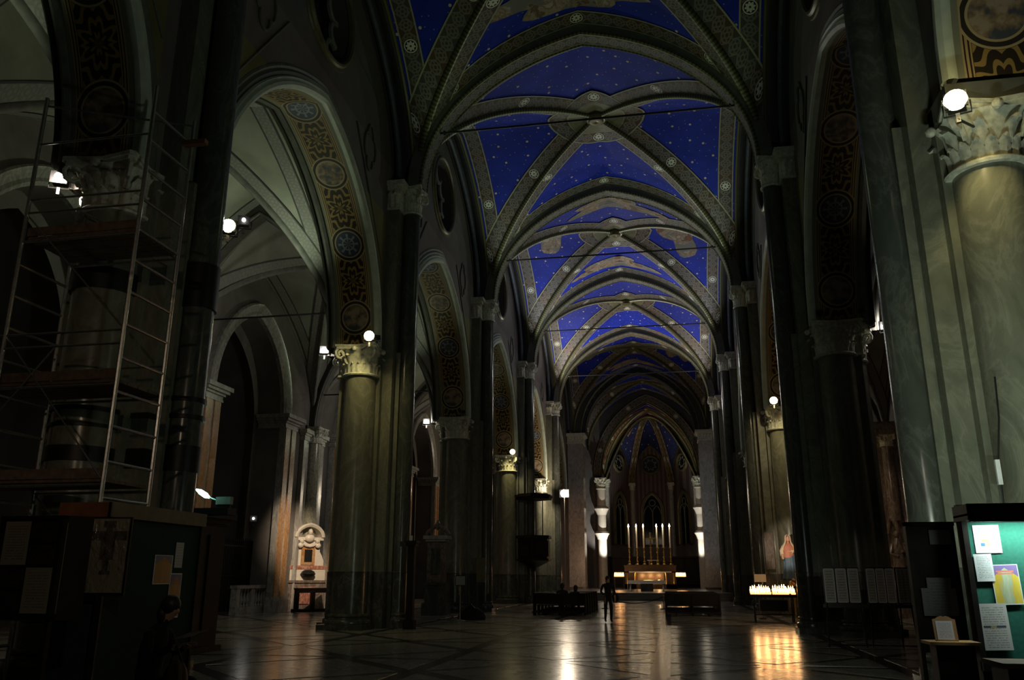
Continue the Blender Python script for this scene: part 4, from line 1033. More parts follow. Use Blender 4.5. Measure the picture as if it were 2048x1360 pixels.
# ------------------------------------------------------------------ pulpit
t = thing('pulpit', 'dark carved wooden pulpit with flat sounding board on the third left pier', 'pulpit', (-6.1, 53.55, 0), 0)
hexa = lambda r, a0=pi/6: [(r*cos(a0+k*pi/3), r*sin(a0+k*pi/3)) for k in range(6)]
m = MB(); m.prism(hexa(1.05), 2.7, 3.95); m.prism(hexa(1.2), 3.95, 4.12); m.prism(hexa(1.16), 2.58, 2.7); m.build('body', MT['wood'], t, 0)
for k in range(6):
    a = k*pi/3+pi/3; m = MB(); m.box(-.36, .36, -.04, .03, 2.85, 3.8); m.xf(Matrix.Rotation(a+pi/2, 4, 'Z') @ Matrix.Translation((0, -.93, 0))); m.build('panel', MT['wood'], t, 0)
MB().lathe([(.06, 1.95), (.14, 2.02), (.12, 2.1), (.3, 2.2), (.7, 2.4), (1.0, 2.58)], (0, 0, 0), 12).build('corbel', MT['wood'], t)
m = MB(); m.prism(hexa(1.25), 6.4, 6.52); m.prism(hexa(1.32), 6.52, 6.66); m.prism(hexa(1.1), 6.66, 6.74); m.build('sounding_board', MT['wood'], t, 0)
for x in (-.45, .45): MB().box(x-.03, x+.03, .78, .84, 4.1, 6.4).build('board_post', MT['wood'], t, 0)
# ------------------------------------------------------------------ pews
def pew(name, w):
    t = thing(name, '', 'pew')
    MB().box(-w/2, w/2, -.02, .42, .40, .44).build('seat', MT['wood'], t, 0)
    m = MB(); m.box(-w/2, w/2, -.06, -.02, .46, .88); m.box(-w/2, w/2, -.09, .03, .88, .92); m.build('backrest', MT['wood'], t, 0)
    for sx in (-1, 0, 1):
        m = MB(); m.prism([(-.12, 0), (.45, 0), (.45, .46), (.02, .9), (-.12, .9)], -.03, .03); m.xf(Matrix.Translation((sx*(w/2-.03), 0, 0)) @ Matrix(((0, 0, 1, 0), (1, 0, 0, 0), (0, 1, 0, 0), (0, 0, 0, 1)))); m.build('end_panel', MT['wood'], t, 0)
    MB().box(-w/2, w/2, -.42, -.22, .12, .17).build('kneeler', MT['wood'], t, 0)
    m = MB()
    for sx in (-.3, .3): m.box(w*sx-.03, w*sx+.03, -.4, .4, 0, .12)
    m.build('foot_rail', MT['wood'], t, 0)
    return t
RN_ = ('front-most', 'second', 'third', 'fourth', 'fifth', 'sixth', 'seventh', 'rearmost')
p0 = pew('pew', 2.3); p0.location = (-2.45, 37.6, 0); p0['group'] = 'pews left of the aisle'; p0['label'] = 'dark wooden pew holding the two seated people, nearest of the left block'
for k in range(1, 6): copy_tree(p0, (-2.45+.0*k, 37.6+1.15*k, 0), None, 'dark wooden pew in the left block, %s row from the camera' % RN_[k])
p1 = pew('pew', 2.35); p1.location = (3.25, 38.2, 0); p1['group'] = 'pews right of the aisle'; p1['label'] = 'dark wooden pew, nearest of the block right of the central aisle'
for k in range(1, 6): copy_tree(p1, (3.25, 38.2+1.15*k, 0), None, 'dark wooden pew in the right block, %s row from the camera' % RN_[k])
# rope barrier
for k, x in enumerate((-1.1, 1.95)):
    t = thing('barrier_post', 'small dark rope barrier post %s of the central aisle' % ('left', 'right')[k], 'post', (x, 45.8, 0), 0, 'rope barrier posts')
    MB().lathe([(.16, 0), (.16, .03), (.03, .06), (.025, .62), (.05, .66), (.03, .72)], (0, 0, 0), 12).build('post', MT['gold'], t); MB().lathe([(.17, -.002), (.18, .02), (.17, .04)], (0, 0, 0), 12).build('foot', MT['black'], t)
tag(MB().tube([(-1.1+3.05*q/16, 45.8, .62-.34*(1-(2*q/16-1)**2)) for q in range(17)], .022, 6).build('barrier_rope', MT['wood']), 'dark sagging rope strung between the two barrier posts', 'rope')

# ------------------------------------------------------------------ lamps
hous = MB(); hous.box(-.13, .13, -.16, .05, -.11, .11); hous.box(-.16, .16, .05, .09, -.13, .13)
M_h = hous.mesh('housing', MT['black'], 0)
yk = MB(); yk.tube([(-.19, -.03, 0), (-.19, -.03, -.2), (.19, -.03, -.2), (.19, -.03, 0)], .015, 6); M_y = yk.mesh('yoke', MT['black'])
stem = MB().box(-.03, .03, -.06, 0, -.34, -.19).mesh('bracket', MT['black'], 0)
def lens_mesh(r, mt): return MB().lathe([(r, .06), (r*.96, .10), (r*.7, .16), (r*.3, .19), (.001, .2)], (0, 0, 0), 16).xf(Matrix.Rotation(-pi/2, 4, 'X')).mesh('lens', MT[mt])
LM = {k: lens_mesh(r, k2) for k, (r, k2) in dict(y=(.17, 'lens_y'), Y=(.15, 'lens_y'), w=(.09, 'lens_w'), p=(.3, 'lens_p'), s=(.05, 'lens_w'), off=(.10, 'glass')).items()}
def lamp(loc, aim, kind, label, group, light=None, cat='floodlight', sc=1, tilt=0, arm=None):
    t = thing('floodlight', label, cat, loc, 0, group)
    d = Vector(aim)-Vector(loc); t.rotation_euler = (tilt, 0, atan2(d.y, d.x)-pi/2); t.scale = (sc, sc, sc)
    link('housing', M_h, t); link('yoke', M_y, t); link('lens', LM[kind], t); link('bracket', stem, t)
    if arm:
        Mi = Matrix.LocRotScale(Vector(loc), t.rotation_euler, t.scale).inverted()
        MB().tube([Mi @ (Vector(loc)+Vector((0, 0, -.3*sc))), Mi @ Vector(arm)], .022, 6).build('arm', MT['black'], t)
    if light:
        p, c, ang, tgt = light; dd = d.normalized()*.34*sc
        spot('floodlight_beam', Vector(loc)+dd, tgt, p, c, ang, .7, .1)
    return t
G1 = 'yellow floodlights on the arcade capitals'; G2 = 'small white lamps of the aisles'
LB = 1
lamp((-7.0, 24.9, 9.22), (-4.5, 8, 8.8), 'y', 'bright yellow floodlight on the arcade capital left of the blue vault', G1, (140, YEL, 150, (-7.6, 26.2, 6)), arm=(-7.6, 25.75, 9.0))
lamp((-6.95, 25.5, 9.35), (-4, 20, 12), 'off', 'small unlit lamp just right of the brightest left-hand floodlight', 'unlit floodlights on the capitals', None, 'floodlight', .6)
lamp((-6.62, 15.1, 8.85), (0, 0, 4.0), 'Y', 'glaring yellow floodlight on the shaded side of the scaffolded pier', G1, (25, YEL, 160, (-4, 5, 6)))
lamp((-6.3, 15.15, 8.98), (0, 0, 4), 's', 'small greenish lamp beside the floodlight of the scaffolded pier', G2, None, 'floodlight', .8)
lamp((-7.29, 52.4, 9.35), (0, 20, 6), 'y', 'yellow floodlight above the pulpit at the third left pier', G1, (150, YEL, 160, (-6.6, 51.4, 5)), arm=(-7.6, 52.85, 9.05))
lamp((7.34, 38.2, 9.27), (2.5, 8, 6), 'y', 'yellow floodlight on the capital above the painted statue', G1, (190, (1, .8, .42), 150, (7.6, 39.6, 5)), arm=(7.7, 39.2, 9.0))
lamp((7.06, 12.25, 8.62), (3.5, 3, 5), 'y', 'glaring yellow floodlight at the upper right on a carved capital', G1, (110, YEL, 72, (8.0, 13.2, 5.4)), arm=(7.6, 12.95, 8.5))
lamp((-9.42, 26.9, 9.4), (-6, 12, 8), 'w', 'small white lamp on the aisle side of the pier with the yellow floodlight', G2, (170, WHT, 150, (-12.5, 30, 9)))
lamp((-9.55, 40.4, 9.25), (-6, 25, 7), 'w', 'small white lamp on the aisle side of the second left pier', G2, (170, WHT, 150, (-12.5, 44, 9)))
lamp((-9.4, 13.3, 9.35), (-3, 0, 7), 'w', 'small white lamp in the dark aisle behind the scaffold', G2, (190, (1, .85, .7), 150, (-15.5, 22, 4)))
lamp((9.5, 26.9, 9.3), (4, 10, 7), 'w', 'small white lamp in the right aisle seen past the second right pier', G2, (170, WHT, 150, (12.5, 31, 9)))
lamp((-16.7, 36.65, 4.2), (2, 0, 1), 's', 'tiny white lamp in the dark chapel left of the wall monument', G2, (5, WHT, 150, (-14, 32, 1)))
lamp((6.3, 54.6, 7.6), (3, 40, 4), 's', 'small lamp with yellow shade on the fourth right pier', G2, (8, YEL, 120, (6.4, 54, 5)))
for x, y, z, w in ((7.3, 25.55, 9.42, 'left corner of the second right capital'), (8.5, 25.5, 9.42, 'right corner of the second right capital'), (-7.3, 39.1, 9.42, 'capital of the second left pier')):
    lamp((x, y, z), (0, 10, 12), 'off', 'small unlit floodlight on the '+w, 'unlit floodlights on the capitals', None, 'floodlight', .6)
# added fill spots for kiosk, scaffold and postcard rack, no lamps stand here
spot('fill_spot', (1.6, 2.4, 4.6), (-4.9, 9.4, 1.9), 120, (1, .85, .62), 26, .6, .12)
spot('fill_spot', (-2.0, -1.5, 6.5), (-7.0, 11.8, 4.9), 260, (1, .74, .5), 36, .8, .15)
spot('fill_spot', (4.2, 5.0, 4.5), (7.1, 22, 1.4), 160, (1, .85, .7), 12, .5, .08)
point('floodlight_spill', (7.2, 11.95, 8.75), 9, YEL, .12)
# plaster wash of the aisle vaults
for y, p in ((21.5, 260), (20.0, 0), (34.5, 130), (48, 90), (61, 40)):
    if p: spot('aisle_vault_light', (-9.7, y+3.5, 10.2), (-13, y-1, 16), p, (.86, 1, .68), 150, .8, .2)
spot('aisle_vault_light', (9.9, 24.6, 10.2), (13, 24, 16), 25, (1, .9, .6), 150, .8, .2)
spot('aisle_vault_light', (-9.8, 11.6, 10.2), (-13, 8.5, 15.5), 80, (.85, 1, .66), 150, .8, .2)
# pole lamp
t = thing('pole_lamp', 'glaring white lamp on a tall pole before the left crossing pier', 'lamp', (-5.62, 66, 0))
MB().lathe([(.28, .171), (.28, .2), (.05, .26), (.03, .3), (.03, 7.7)], (0, 0, 0), 10).build('pole', MT['steel'], t); o = link('lens', LM['p'], t, (0, 0, 7.96)); o.rotation_euler = (0, 0, pi-.12)
o = link('housing', M_h, t, (0, .1, 7.96)); o.scale = (2.4, 1.5, 2.4); o.rotation_euler = (0, 0, pi-.12)
point('pole_lamp_light', (-5.5, 65.45, 8.0), 520, (1, .80, .55), .25)
spot('pole_lamp_glow', (-5.4, 67.5, 3.2), (-5.9, 81, 3.5), 900, (1, .6, .36), 56, .8, .2)
# choir floodlights
for s in (-1, 1): spot('choir_light', (DX+s*3.9, YT-3.2, 2.0), (DX+s*5.3, YT-.4, 7.0), 2600 if s < 0 else 1700, (1, .97, .85), 56, .7, .1)
spot('apse_light', (DX, 90, 4), (DX, 99, 15), 110, (1, .85, .6), 100, .8, .3)
spot('choir_vault_light', (DX-3.5, YT+1.5, 12.6), (DX+1, YT+3.5, 19), 170, (1, .72, .36), 120, .8, .2)
spot('crossing_light', (4.2, Y6+1.2, 15.6), (-2, Y6+4.5, 21), 120, WHT, 120, .8, .2)
spot('crossing_light', (-3.6, Y6-7.5, 5), (6.2, Y6, 8), 700, COOL, 60, .8, .2)
spot('crossing_light', (2, Y6-12, 2.5), (-6.2, Y6, 13.5), 380, WHT, 40, .8, .2)
# added fill spot on the left aisle monument and its pilasters, no fixture
spot('monument_fill', (-10.4, 31.0, 8.5), (-15.7, 40.0, 2.4), 5200, (1, .78, .54), 27, 1.0, .12)

# ------------------------------------------------------------------ left aisle monument
t = thing('wall_monument', 'white marble wall monument with hooded arch, bust and orange framed black tablet', 'monument', (-15.55, 40.3, 0), pi/2-.75)
# local: front faces -Y
m = MB(); m.box(-1.0, 1.0, -.25, .6, 0, 1.3); m.box(-1.1, 1.1, -.32, .65, 1.3, 1.42); m.build('pedestal', MT['bronmar'], t, 0)
MB().box(-.45, .45, -.30, -.2, .3, 1.1).build('red_inlay', MT['redmar'], t, 0)
m = MB(); m.box(-.95, .95, -.2, .5, 1.42, 1.95); m.build('plinth', MT['white'], t, 0); MB().box(-.97, .97, -.23, .4, 1.95, 2.12).build('red_band', MT['redmar'], t, 0)
m = MB(); pr = [(-.85, 2.12), (-.85, 2.35), (-.72, 2.65), (-.62, 2.8), (-.60, 3.35), (.60, 3.35), (.62, 2.8), (.72, 2.65), (.85, 2.35), (.85, 2.12)]
m.prism(pr, -.15, .3); m.xf(Matrix(((1, 0, 0, 0), (0, 0, 1, 0), (0, 1, 0, 0), (0, 0, 0, 1)))); m.build('tablet_frame', MT['white'], t, 0)
MB().box(-.36, .36, -.2, -.14, 2.16, 3.02).build('orange_frame', MT['giallo'], t, 0); MB().box(-.2, .2, -.22, -.19, 2.3, 2.9).build('black_tablet', MT['black'], t, 0)
m = MB(); m.lathe([(.02, -.02), (.3, .0), (.38, .1), (.3, .22), (.16, .3)], (0, -.3, 1.62), 14); m.build('black_urn', MT['black'], t)
m = MB(); m.box(-.75, .75, -.25, .4, 3.35, 3.5); m.build('cornice', MT['white'], t, 0)
ar = arch_pts(.62, .52, 10); pth = [(x, -.3, 3.5+z) for x, z, a, c in ar]; nr = [(a, 0, c) for x, z, a, c in ar]
MB().sweep(pth, nr, (0, 1, 0), [(0, 0), (0, .6), (.14, .6), (.18, 0), (.1, -.06)]).build('arch_hood', MT['white'], t)
m = MB(); m.sphere((0, -.3, 3.75), .12, .13, .16, 12, 8); m.sphere((0, -.25, 3.45), .26, .16, .2, 12, 8); m.lathe([(.05, 0), (.07, .12), (.06, .2)], (0, -.28, 3.52), 10); m.build('bust', MT['white'], t)
m = MB()
for sg in (-1, 1):
    m.sphere((sg*.42, -.28, 3.3), .12, .12, .13, 10, 6); m.sphere((sg*.46, -.27, 3.1), .15, .1, .14, 10, 6); m.tube([(sg*.4, -.26, 3.2), (sg*.2, -.3, 3.08), (0, -.3, 3.04)], .05, 6)
m.build('putto', MT['white'], t)
t = thing('prie_dieu', 'dark wooden kneeling desk standing before the wall monument', 'desk', (-14.45, 38.9, 0), pi/2-.75)
MB().box(-.9, .9, -.1, .25, 1.0, 1.07).build('top', MT['wood'], t, 0); MB().box(-.85, .85, -.08, -.05, .85, 1.0).build('apron', MT['wood'], t, 0)
for sx in (-.8, .0, .8): MB().box(sx-.08, sx+.08, -.06, .2, 0, 1.0).build('leg', MT['wood'], t, 0)
MB().box(-.95, .95, -.35, .3, 0, .12).build('foot_board', MT['wood'], t, 0)
m = MB(); m.prism([(-.5, .12), (.5, .12), (.35, .75)], -.03, .03); m.xf(Matrix.Translation((.1, .1, 0)) @ Matrix(((1, 0, 0, 0), (0, 0, 1, 0), (0, 1, 0, 0), (0, 0, 0, 1)))); m.build('leaning_board', MT['dado'], t, 0)
# balustrade and iron screen of the second chapel
t = thing('marble_balustrade', 'pale marble balustrade closing the chapel left of the wall monument', 'balustrade', (-16.25, 36.1, 0))
MB().box(-.15, .15, -1.5, 1.5, 0, .3).build('plinth', MT['graymar'], t, 0); MB().box(-.18, .18, -1.55, 1.55, 1.08, 1.22).build('rail', MT['graymar'], t, 0)
for y in (-1.35, 0, 1.35): MB().box(-.14, .14, -.17+y, .17+y, .3, 1.08).build('post', MT['graymar'], t, 0)
bal = MB().lathe([(.06, .3), (.07, .36), (.04, .42), (.085, .58), (.05, .75), (.035, .95), (.07, 1.02), (.07, 1.08)], (0, 0, 0), 8).mesh('baluster', MT['graymar'])
for k in range(4):
    for b_ in (-1, 1): link('baluster', bal, t, (0, b_*(.27+.27*k), 0))
t = thing('iron_screen', 'tall black iron railing behind the pale balustrade of the left chapel', 'railing', (-17.0, 34.3, 0))
barm = MB(); barm.box(-.018, .018, -.018, .018, .1, 3.1); barm.lathe([(.03, 3.1), (.04, 3.15), (.002, 3.3)], (0, 0, 0), 6); barm = barm.mesh('bar', MT['black'], 0)
for k in range(38): link('bar', barm, t, (0, -2.9+k*.158, 0))
for z in (.3, 1.6, 2.9): MB().box(-.03, .03, -3.0, 3.0, z, z+.06).build('rail', MT['black'], t, 0)
for y in (-3.0, 3.0): MB().box(-.05, .05, y-.05, y+.05, 0, 3.2).build('post', MT['black'], t, 0)
t = thing('marble_balustrade', 'pale marble balustrade glimpsed between the first two left piers and the pedestal', 'balustrade', (-16.25, 46.5, 0))
MB().box(-.15, .15, -1.5, 1.5, 0, .3).build('plinth', MT['graymar'], t, 0); MB().box(-.18, .18, -1.55, 1.55, 1.08, 1.22).build('rail', MT['graymar'], t, 0); MB().box(-.1, .1, -1.4, 1.4, .3, 1.08).build('panel', MT['redmar'], t, 0)
for y in (-1.4, 1.4): MB().box(-.16, .16, -.17+y, .17+y, .3, 1.08).build('post', MT['white'], t, 0)
# ------------------------------------------------------------------ things at the left piers
t = thing('stoup_post', 'tall narrow black wooden post on a block foot beside the second left pier', 'post', (-5.82, 26.6, 0))
MB().box(-.17, .17, -.17, .17, 0, .28).build('foot', MT['wood'], t, 0); MB().box(-.11, .11, -.11, .11, .28, 2.55).build('post', MT['wood'], t, 0); m = MB(); m.box(-.16, .16, -.16, .16, 2.55, 2.65); m.box(-.2, .2, -.2, .2, 2.65, 2.72); m.build('top_block', MT['wood'], t, 0)
tag(MB().box(-.05, .05, -.02, .02, 0, .16).build('small_card', MT['p_plain'], None, 0, (-5.85, 26.55, 2.725)), 'small pale card standing on top of the black post', 'card')
t = thing('memorial_pedestal', 'tall dark marble memorial with scrolled pediment against the second left pier', 'monument', (-7.75, 36.6, 0))
m = MB(); m.box(-.55, .55, -.4, .4, 0, .5); m.box(-.45, .45, -.32, .32, .5, 1.25); m.box(-.5, .5, -.36, .36, 1.25, 1.35); m.build('base', MT['dado'], t, 0)
m = MB(); m.box(-.38, .38, -.26, .26, 1.35, 3.1); m.build('shaft', MT['bronmar'], t, 0); MB().box(-.2, .2, -.3, -.26, 1.7, 2.8).build('relief_panel', MT['dado'], t, 0)
m = MB(); m.box(-.45, .45, -.33, .33, 3.1, 3.2); m.box(-.55, .55, -.4, .4, 3.2, 3.35); m.build('cornice', MT['pale'], t, 0)
m = MB()
for sg in (-1, 1): m.tube([(sg*(.52-.5*q/10), 0, 3.38+.42*(q/10)**.6+.0*q) for q in range(11)], .09, 8)
m.lathe([(.05, 3.6), (.12, 3.75), (.1, 3.9), (.01, 4.05)], (0, 0, 0), 10); m.build('pediment', MT['bronmar'], t)
for k, (x, y, ztop, lab) in enumerate(((-5.42, 31.6, 1.55, 'white printed notice clipped to a thin stand before the second left pier'),)):
    t = thing('notice_stand', lab, 'sign', (x, y, 0), .1)
    MB().lathe([(.22, 0), (.22, .03), (.03, .07), (.018, .1), (.018, 1.95)], (0, 0, 0), 10).build('pole', MT['steel'], t)
    m = MB(); m.quadgrid([[(-.17, -.03, 1.3), (-.17, -.03, 1.62)], [(.17, -.03, 1.3), (.17, -.03, 1.62)]], [[(0, 0), (0, 1)], [(1, 0), (1, 1)]]); m.build('notice', MT['p_plain'], t, 0)
    MB().box(-.2, .2, -.025, .0, 1.27, 1.65).build('board', MT['black'], t, 0)
t = thing('bagged_heap', 'low dark draped bundle on the floor beside the notice stand', 'bundle', (-5.3, 33.0, 0)); m = MB(); m.lathe([(.55, 0), (.56, .12), (.45, .3), (.25, .44), (.02, .5)], (0, 0, 0), 12, sx=1, sy=.6); m.build('cover', MT['coat'], t); MB().tube([(-.3, -.2, .3), (0, -.1, .56), (.3, -.2, .3)], .025, 6).build('strap', MT['wood'], t)
tag(MB().box(-.2, .2, -.02, .02, -.55, .55).build('wall_plaque', MT['fascia_g'], None, 0, (-6.35, 39.2, 1.9)), 'narrow olive notice panel hung on the second left pier shaft', 'plaque')

# ------------------------------------------------------------------ scaffold tower
t = thing('scaffold_tower', 'steel tube scaffold tower with plank decks around the left front pier', 'scaffold', (0, 0, 0))
SX0, SX1, SY0, SY1 = -7.87, -5.77, 11.0, 12.15
def tube(nm, a, b, r=.026, mt='steel', par=t): return MB().tube([a, b], r, 8).build(nm, MT[mt], par)
for x in (SX0, SX1):
    for y in (SY0, SY1):
        top = 9.6 if y == SY0 or x == SX1 else 8.05
        o = MB().tube([(x, y, .12), (x, y, top)], .034, 8).build('standard', MT['steel'], t)
        MB().lathe([(.07, 0), (.07, .02), (.02, .03), (.02, .14)], (x, y, 0), 8).build('foot_plate', MT['steel'], o)
        for z in (2.1, 4.1, 6.1): MB().lathe([(.034, 0), (.036, .03), (.036, .1), (.034, .13)], (x, y, z), 8).build('coupler', MT['steel'], o)
    for k in range(16 if x == SX1 else 12):
        z = .55+.452*k*1.2 if x == SX0 else 1.1+.535*k
        if z < 9.4 and (x == SX1 or z < 7.9): tube('rung', (x, SY0, z), (x, SY1, z), .025)
for z in (1.0, 2.9, 4.42, 6.9): 
    for y in (SY0, SY1): tube('ledger', (SX0, y, z), (SX1, y, z), .022)
for z in (5.07, 5.29, 7.42, 7.66, 8.7): tube('guard_rail', (SX0-1.2*(z < 6), SY0, z), (SX1, SY0, z), .019)
tube('guard_rail', (SX0, SY0, 9.45), (SX1, SY1, 9.5), .019); tube('guard_rail', (SX0+.6, SY1, 4.98), (SX1, SY1, 4.98), .017)
for a, b in (((SX0, SY0, 5.3), (SX1, SY0, 2.95)), ((SX0, SY0, 7.4), (SX1, SY0, 5.3)), ((SX0, SY1, 2.9), (SX1, SY1, 1.0)), ((SX0, SY0, 3.9), (-6.9, SY0, 5.1)), ((SX1, SY1, 6.9), (SX0, SY1, 8.0))): tube('brace', a, b, .014)
for z in (2.95, 4.47, 6.96):
    for k in range(4):
        MB().box(SX0-(1.0 if z < 6 else -.05), SX1-.04, SY0+.06+k*.27, SY0+.06+k*.27+.25, z, z+.05).build('deck_plank', MT['plank'], t, 0)
    MB().box(SX0+.05, SX1-.04, SY0+.02, SY0+.045, z+.05, z+.2).build('toe_board', MT['plank'], t, 0)
tag(MB().box(-.02, .42, -.06, .06, 0, .09).build('yellow_level', MT['fascia_o'], None, 0, (-5.76, 11.95, 8.98)), 'short yellow beam end clamped on the scaffold near the capital', 'beam')
o = bpy.data.objects[-1] if False else None
# ------------------------------------------------------------------ confessional with teal tube lamp
t = thing('confessional', 'tall dark wooden confessional standing between the first two left piers', 'confessional', (-8.5, 17.4, 0))
MB().box(-.75, .75, -.8, .8, .12, 2.75).build('body', MT['wood'], t, 0); m = MB(); m.box(-.85, .85, -.9, .9, 0, .12); m.build('step', MT['wood'], t, 0)
m = MB(); m.box(-.82, .82, -.88, .88, 2.75, 2.86); m.box(-.92, .92, -.98, .98, 2.86, 3.0); m.box(.92, 1.75, -.98, -.62, 2.86, 3.0); m.build('cornice', MT['wood'], t, 0)
for x in (-.4, .4): MB().box(x-.3, x+.3, -.84, -.8, .4, 2.5).build('door_panel', MT['wood'], t, 0)
for y in (-.4, .4): MB().box(.75, .79, y-.3, y+.3, .4, 2.5).build('side_panel', MT['wood'], t, 0)
t = thing('tube_lamp', 'glaring teal fluorescent lamp on an arm above the dark confessional', 'lamp', (-7.4, 16.6, 3.0))
MB().box(.28, .62, -.06, .06, .08, .24).build('ballast_box', MT['pale'], t, 0); MB().tube([(.3, 0, .16), (.18, 0, .2), (.08, 0, .24)], .02, 6).build('arm', MT['steel'], t)
MB().tube([(.10, 0, .23), (0, 0, .28), (-.14, 0, .36), (-.26, 0, .42)], .05, 8, [.02, .06, .055, .012]).build('tube', MT['tube'], t); MB().box(.3, .6, -.03, .03, 0, .08).build('foot', MT['black'], t, 0)
point('tube_light', (-7.35, 16.35, 3.45), 3, TEAL, .1)
# ------------------------------------------------------------------ left notice kiosk
t = thing('notice_kiosk', 'dark green notice kiosk with orange and olive wooden fascia at the lower left', 'notice board', (0, 0, 0))
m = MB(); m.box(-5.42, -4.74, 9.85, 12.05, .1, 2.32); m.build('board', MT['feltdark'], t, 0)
MB().box(-5.46, -4.70, 9.80, 9.86, 2.34, 2.53).build('front_fascia', MT['fascia_o'], t, 0); m = MB(); m.box(-4.74, -4.68, 9.80, 12.1, 2.34, 2.53); m.build('side_fascia', MT['fascia_g'], t, 0); MB().box(-5.44, -4.74, 9.86, 12.08, 2.33, 2.52).build('roof', MT['wood'], t, 0)
for y in (9.85, 12.05): MB().box(-4.76, -4.70, y-.03, y+.03, 0, 2.34).build('post', MT['wood'], t, 0)
MB().box(-5.5, -4.68, 9.8, 12.1, 0, .1).build('plinth', MT['wood'], t, 0)
def sheet(nm, o_, ux, vx, mt, label, cat='notice', par=None, th=.004, group=None):
    """flat sheet: origin lower left, edge vectors"""
    o_, ux, vx = Vector(o_), Vector(ux), Vector(vx); n_ = ux.cross(vx).normalized()*th
    m = MB()
    for k in (1,): m.quadgrid([[o_+n_+ux*i/6+vx*j+n_*1.2*sin(pi*i/6)*(.5+j) for j in (0, 1)] for i in range(7)], [[(i/6, j) for j in (0, 1)] for i in range(7)])
    m.quadgrid([[o_-n_*.2, o_+vx-n_*.2], [o_+ux-n_*.2, o_+ux+vx-n_*.2]], [[(0, 0), (0, 1)], [(1, 0), (1, 1)]])
    c = o_+(ux+vx)/2
    for i in range(len(m.v)): m.v[i] = tuple(Vector(m.v[i])-c)
    o = m.build(nm, MT[mt], par, 35, tuple(c))
    if label: tag(o, label, cat, group)
    return o
sheet('poster', (-4.735, 10.94, 1.49), (0, .44, 0), (0, 0, .40), 'p_orange', 'faded orange poster pinned to the left kiosk, lower than the white slip', 'poster')
sheet('notice', (-4.735, 11.43, 1.72), (0, .20, 0), (0, 0, .36), 'p_plain', 'small white slip pinned near the back edge of the left kiosk')
sheet('poster', (-4.735, 11.36, 1.02), (0, .30, 0), (0, 0, .62), 'p_orange', 'tall orange and yellow striped poster under the white slip on the left kiosk', 'poster')
t = thing('poster_stand', 'dark stand holding a cream poster of a brown crucifix under shiny plastic', 'poster', (-4.58, 9.62, 0), .12)
MB().box(-.31, .31, 0, .03, 1.36, 2.32).build('backing', MT['wood'], t, 0); MB().box(-.04, .04, 0, .04, .05, 1.36).build('leg', MT['wood'], t, 0); MB().box(-.25, .25, -.1, .12, 0, .05).build('foot', MT['wood'], t, 0)
m = MB(); m.quadgrid([[(-.29+.58*i/10, -.012-.012*abs(sin(i*1.9+j*.8)), 1.40+.90*j/12) for j in range(13)] for i in range(11)], [[(i/10, j/12) for j in range(13)] for i in range(11)]); m.build('poster', MT['p_cross'], t)
t = thing('display_case', 'dark framed display stand with cream text sheets and four dark photographs', 'display', (-4.72, 8.5, 0), -.04)
m = MB(); m.box(-.40, .40, .0, .05, 1.15, 2.24); m.build('backing', MT['wood'], t, 0)
m = MB()
for a, b in (((-.42, -.38), (1.13, 2.26)), ((.38, .42), (1.13, 2.26)), ((-.42, .42), (1.13, 1.17)), ((-.42, .42), (2.22, 2.26))): m.box(a[0], a[1], -.03, .06, b[0], b[1])
m.build('frame', MT['wood'], t, 0)
for k, (x0, x1, z0, z1, mt) in enumerate(((-.36, -.02, 1.72, 2.2, 'p_cream'), (0, .35, 1.96, 2.18, 'p_photo'), (0, .35, 1.72, 1.94, 'p_photo'), (-.36, -.02, 1.46, 1.68, 'p_photo'), (-.36, -.02, 1.22, 1.43, 'p_photo'), (0, .35, 1.20, 1.69, 'p_cream'))):
    m = MB(); m.quadgrid([[(x0, -.008, z0), (x0, -.008, z1)], [(x1, -.008, z0), (x1, -.008, z1)]], [[(0, 0), (0, 1)], [(1, 0), (1, 1)]]); m.build('photograph' if mt == 'p_photo' else 'text_sheet', MT[mt], t, 0)
m = MB(); m.quadgrid([[(.44, .02, 1.2), (.44, .02, 2.18)], [(.56, .2, 1.2), (.56, .2, 2.18)]], [[(0, 0), (0, 1)], [(1, 0), (1, 1)]]); m.build('side_sheet', MT['p_cream'], t, 0); MB().prism([(.43, .04), (.45, .02), (.60, .24), (.58, .26)], 1.13, 2.26).build('side_frame', MT['wood'], t, 0)
for x in (-.36, .36): MB().box(x-.03, x+.03, .0, .06, 0, 1.15).build('leg', MT['wood'], t, 0)
MB().box(-.4, .4, -.2, .25, 0, .05).build('foot', MT['wood'], t, 0)
# ------------------------------------------------------------------ right notice kiosk, lit board
t = thing('lit_notice_board', 'bright teal-lit green notice board under a dark canopy at the right edge', 'notice board', (0, 0, 0))
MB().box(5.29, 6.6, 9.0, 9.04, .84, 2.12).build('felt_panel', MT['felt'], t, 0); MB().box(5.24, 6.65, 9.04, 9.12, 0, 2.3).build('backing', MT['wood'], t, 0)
m = MB(); m.box(5.22, 6.65, 8.70, 9.12, 2.17, 2.19); m.box(5.22, 6.65, 8.66, 8.70, 2.11, 2.28); m.box(5.22, 5.26, 8.66, 9.12, 2.13, 2.28); m.build('canopy', MT['wood'], t, 0)
m = MB(); m.box(5.24, 6.65, 8.92, 9.0, .76, .84); m.box(5.24, 5.29, 8.96, 9.04, .1, 2.2); m.build('frame', MT['wood'], t, 0)
MB().box(5.26, 6.6, 8.95, 9.04, 0, .76).build('cabinet', MT['wood'], t, 0)
MB().tube([(5.42, 8.80, 2.145), (6.55, 8.80, 2.145)], .018, 8).build('fluorescent_tube', MT['tubeW'], t)
l = bpy.data.lights.new('board_tube_light', 'AREA'); l.shape = 'RECTANGLE'; l.size = 1.15; l.size_y = .05; l.energy = 18; l.color = (.78, 1, .93)
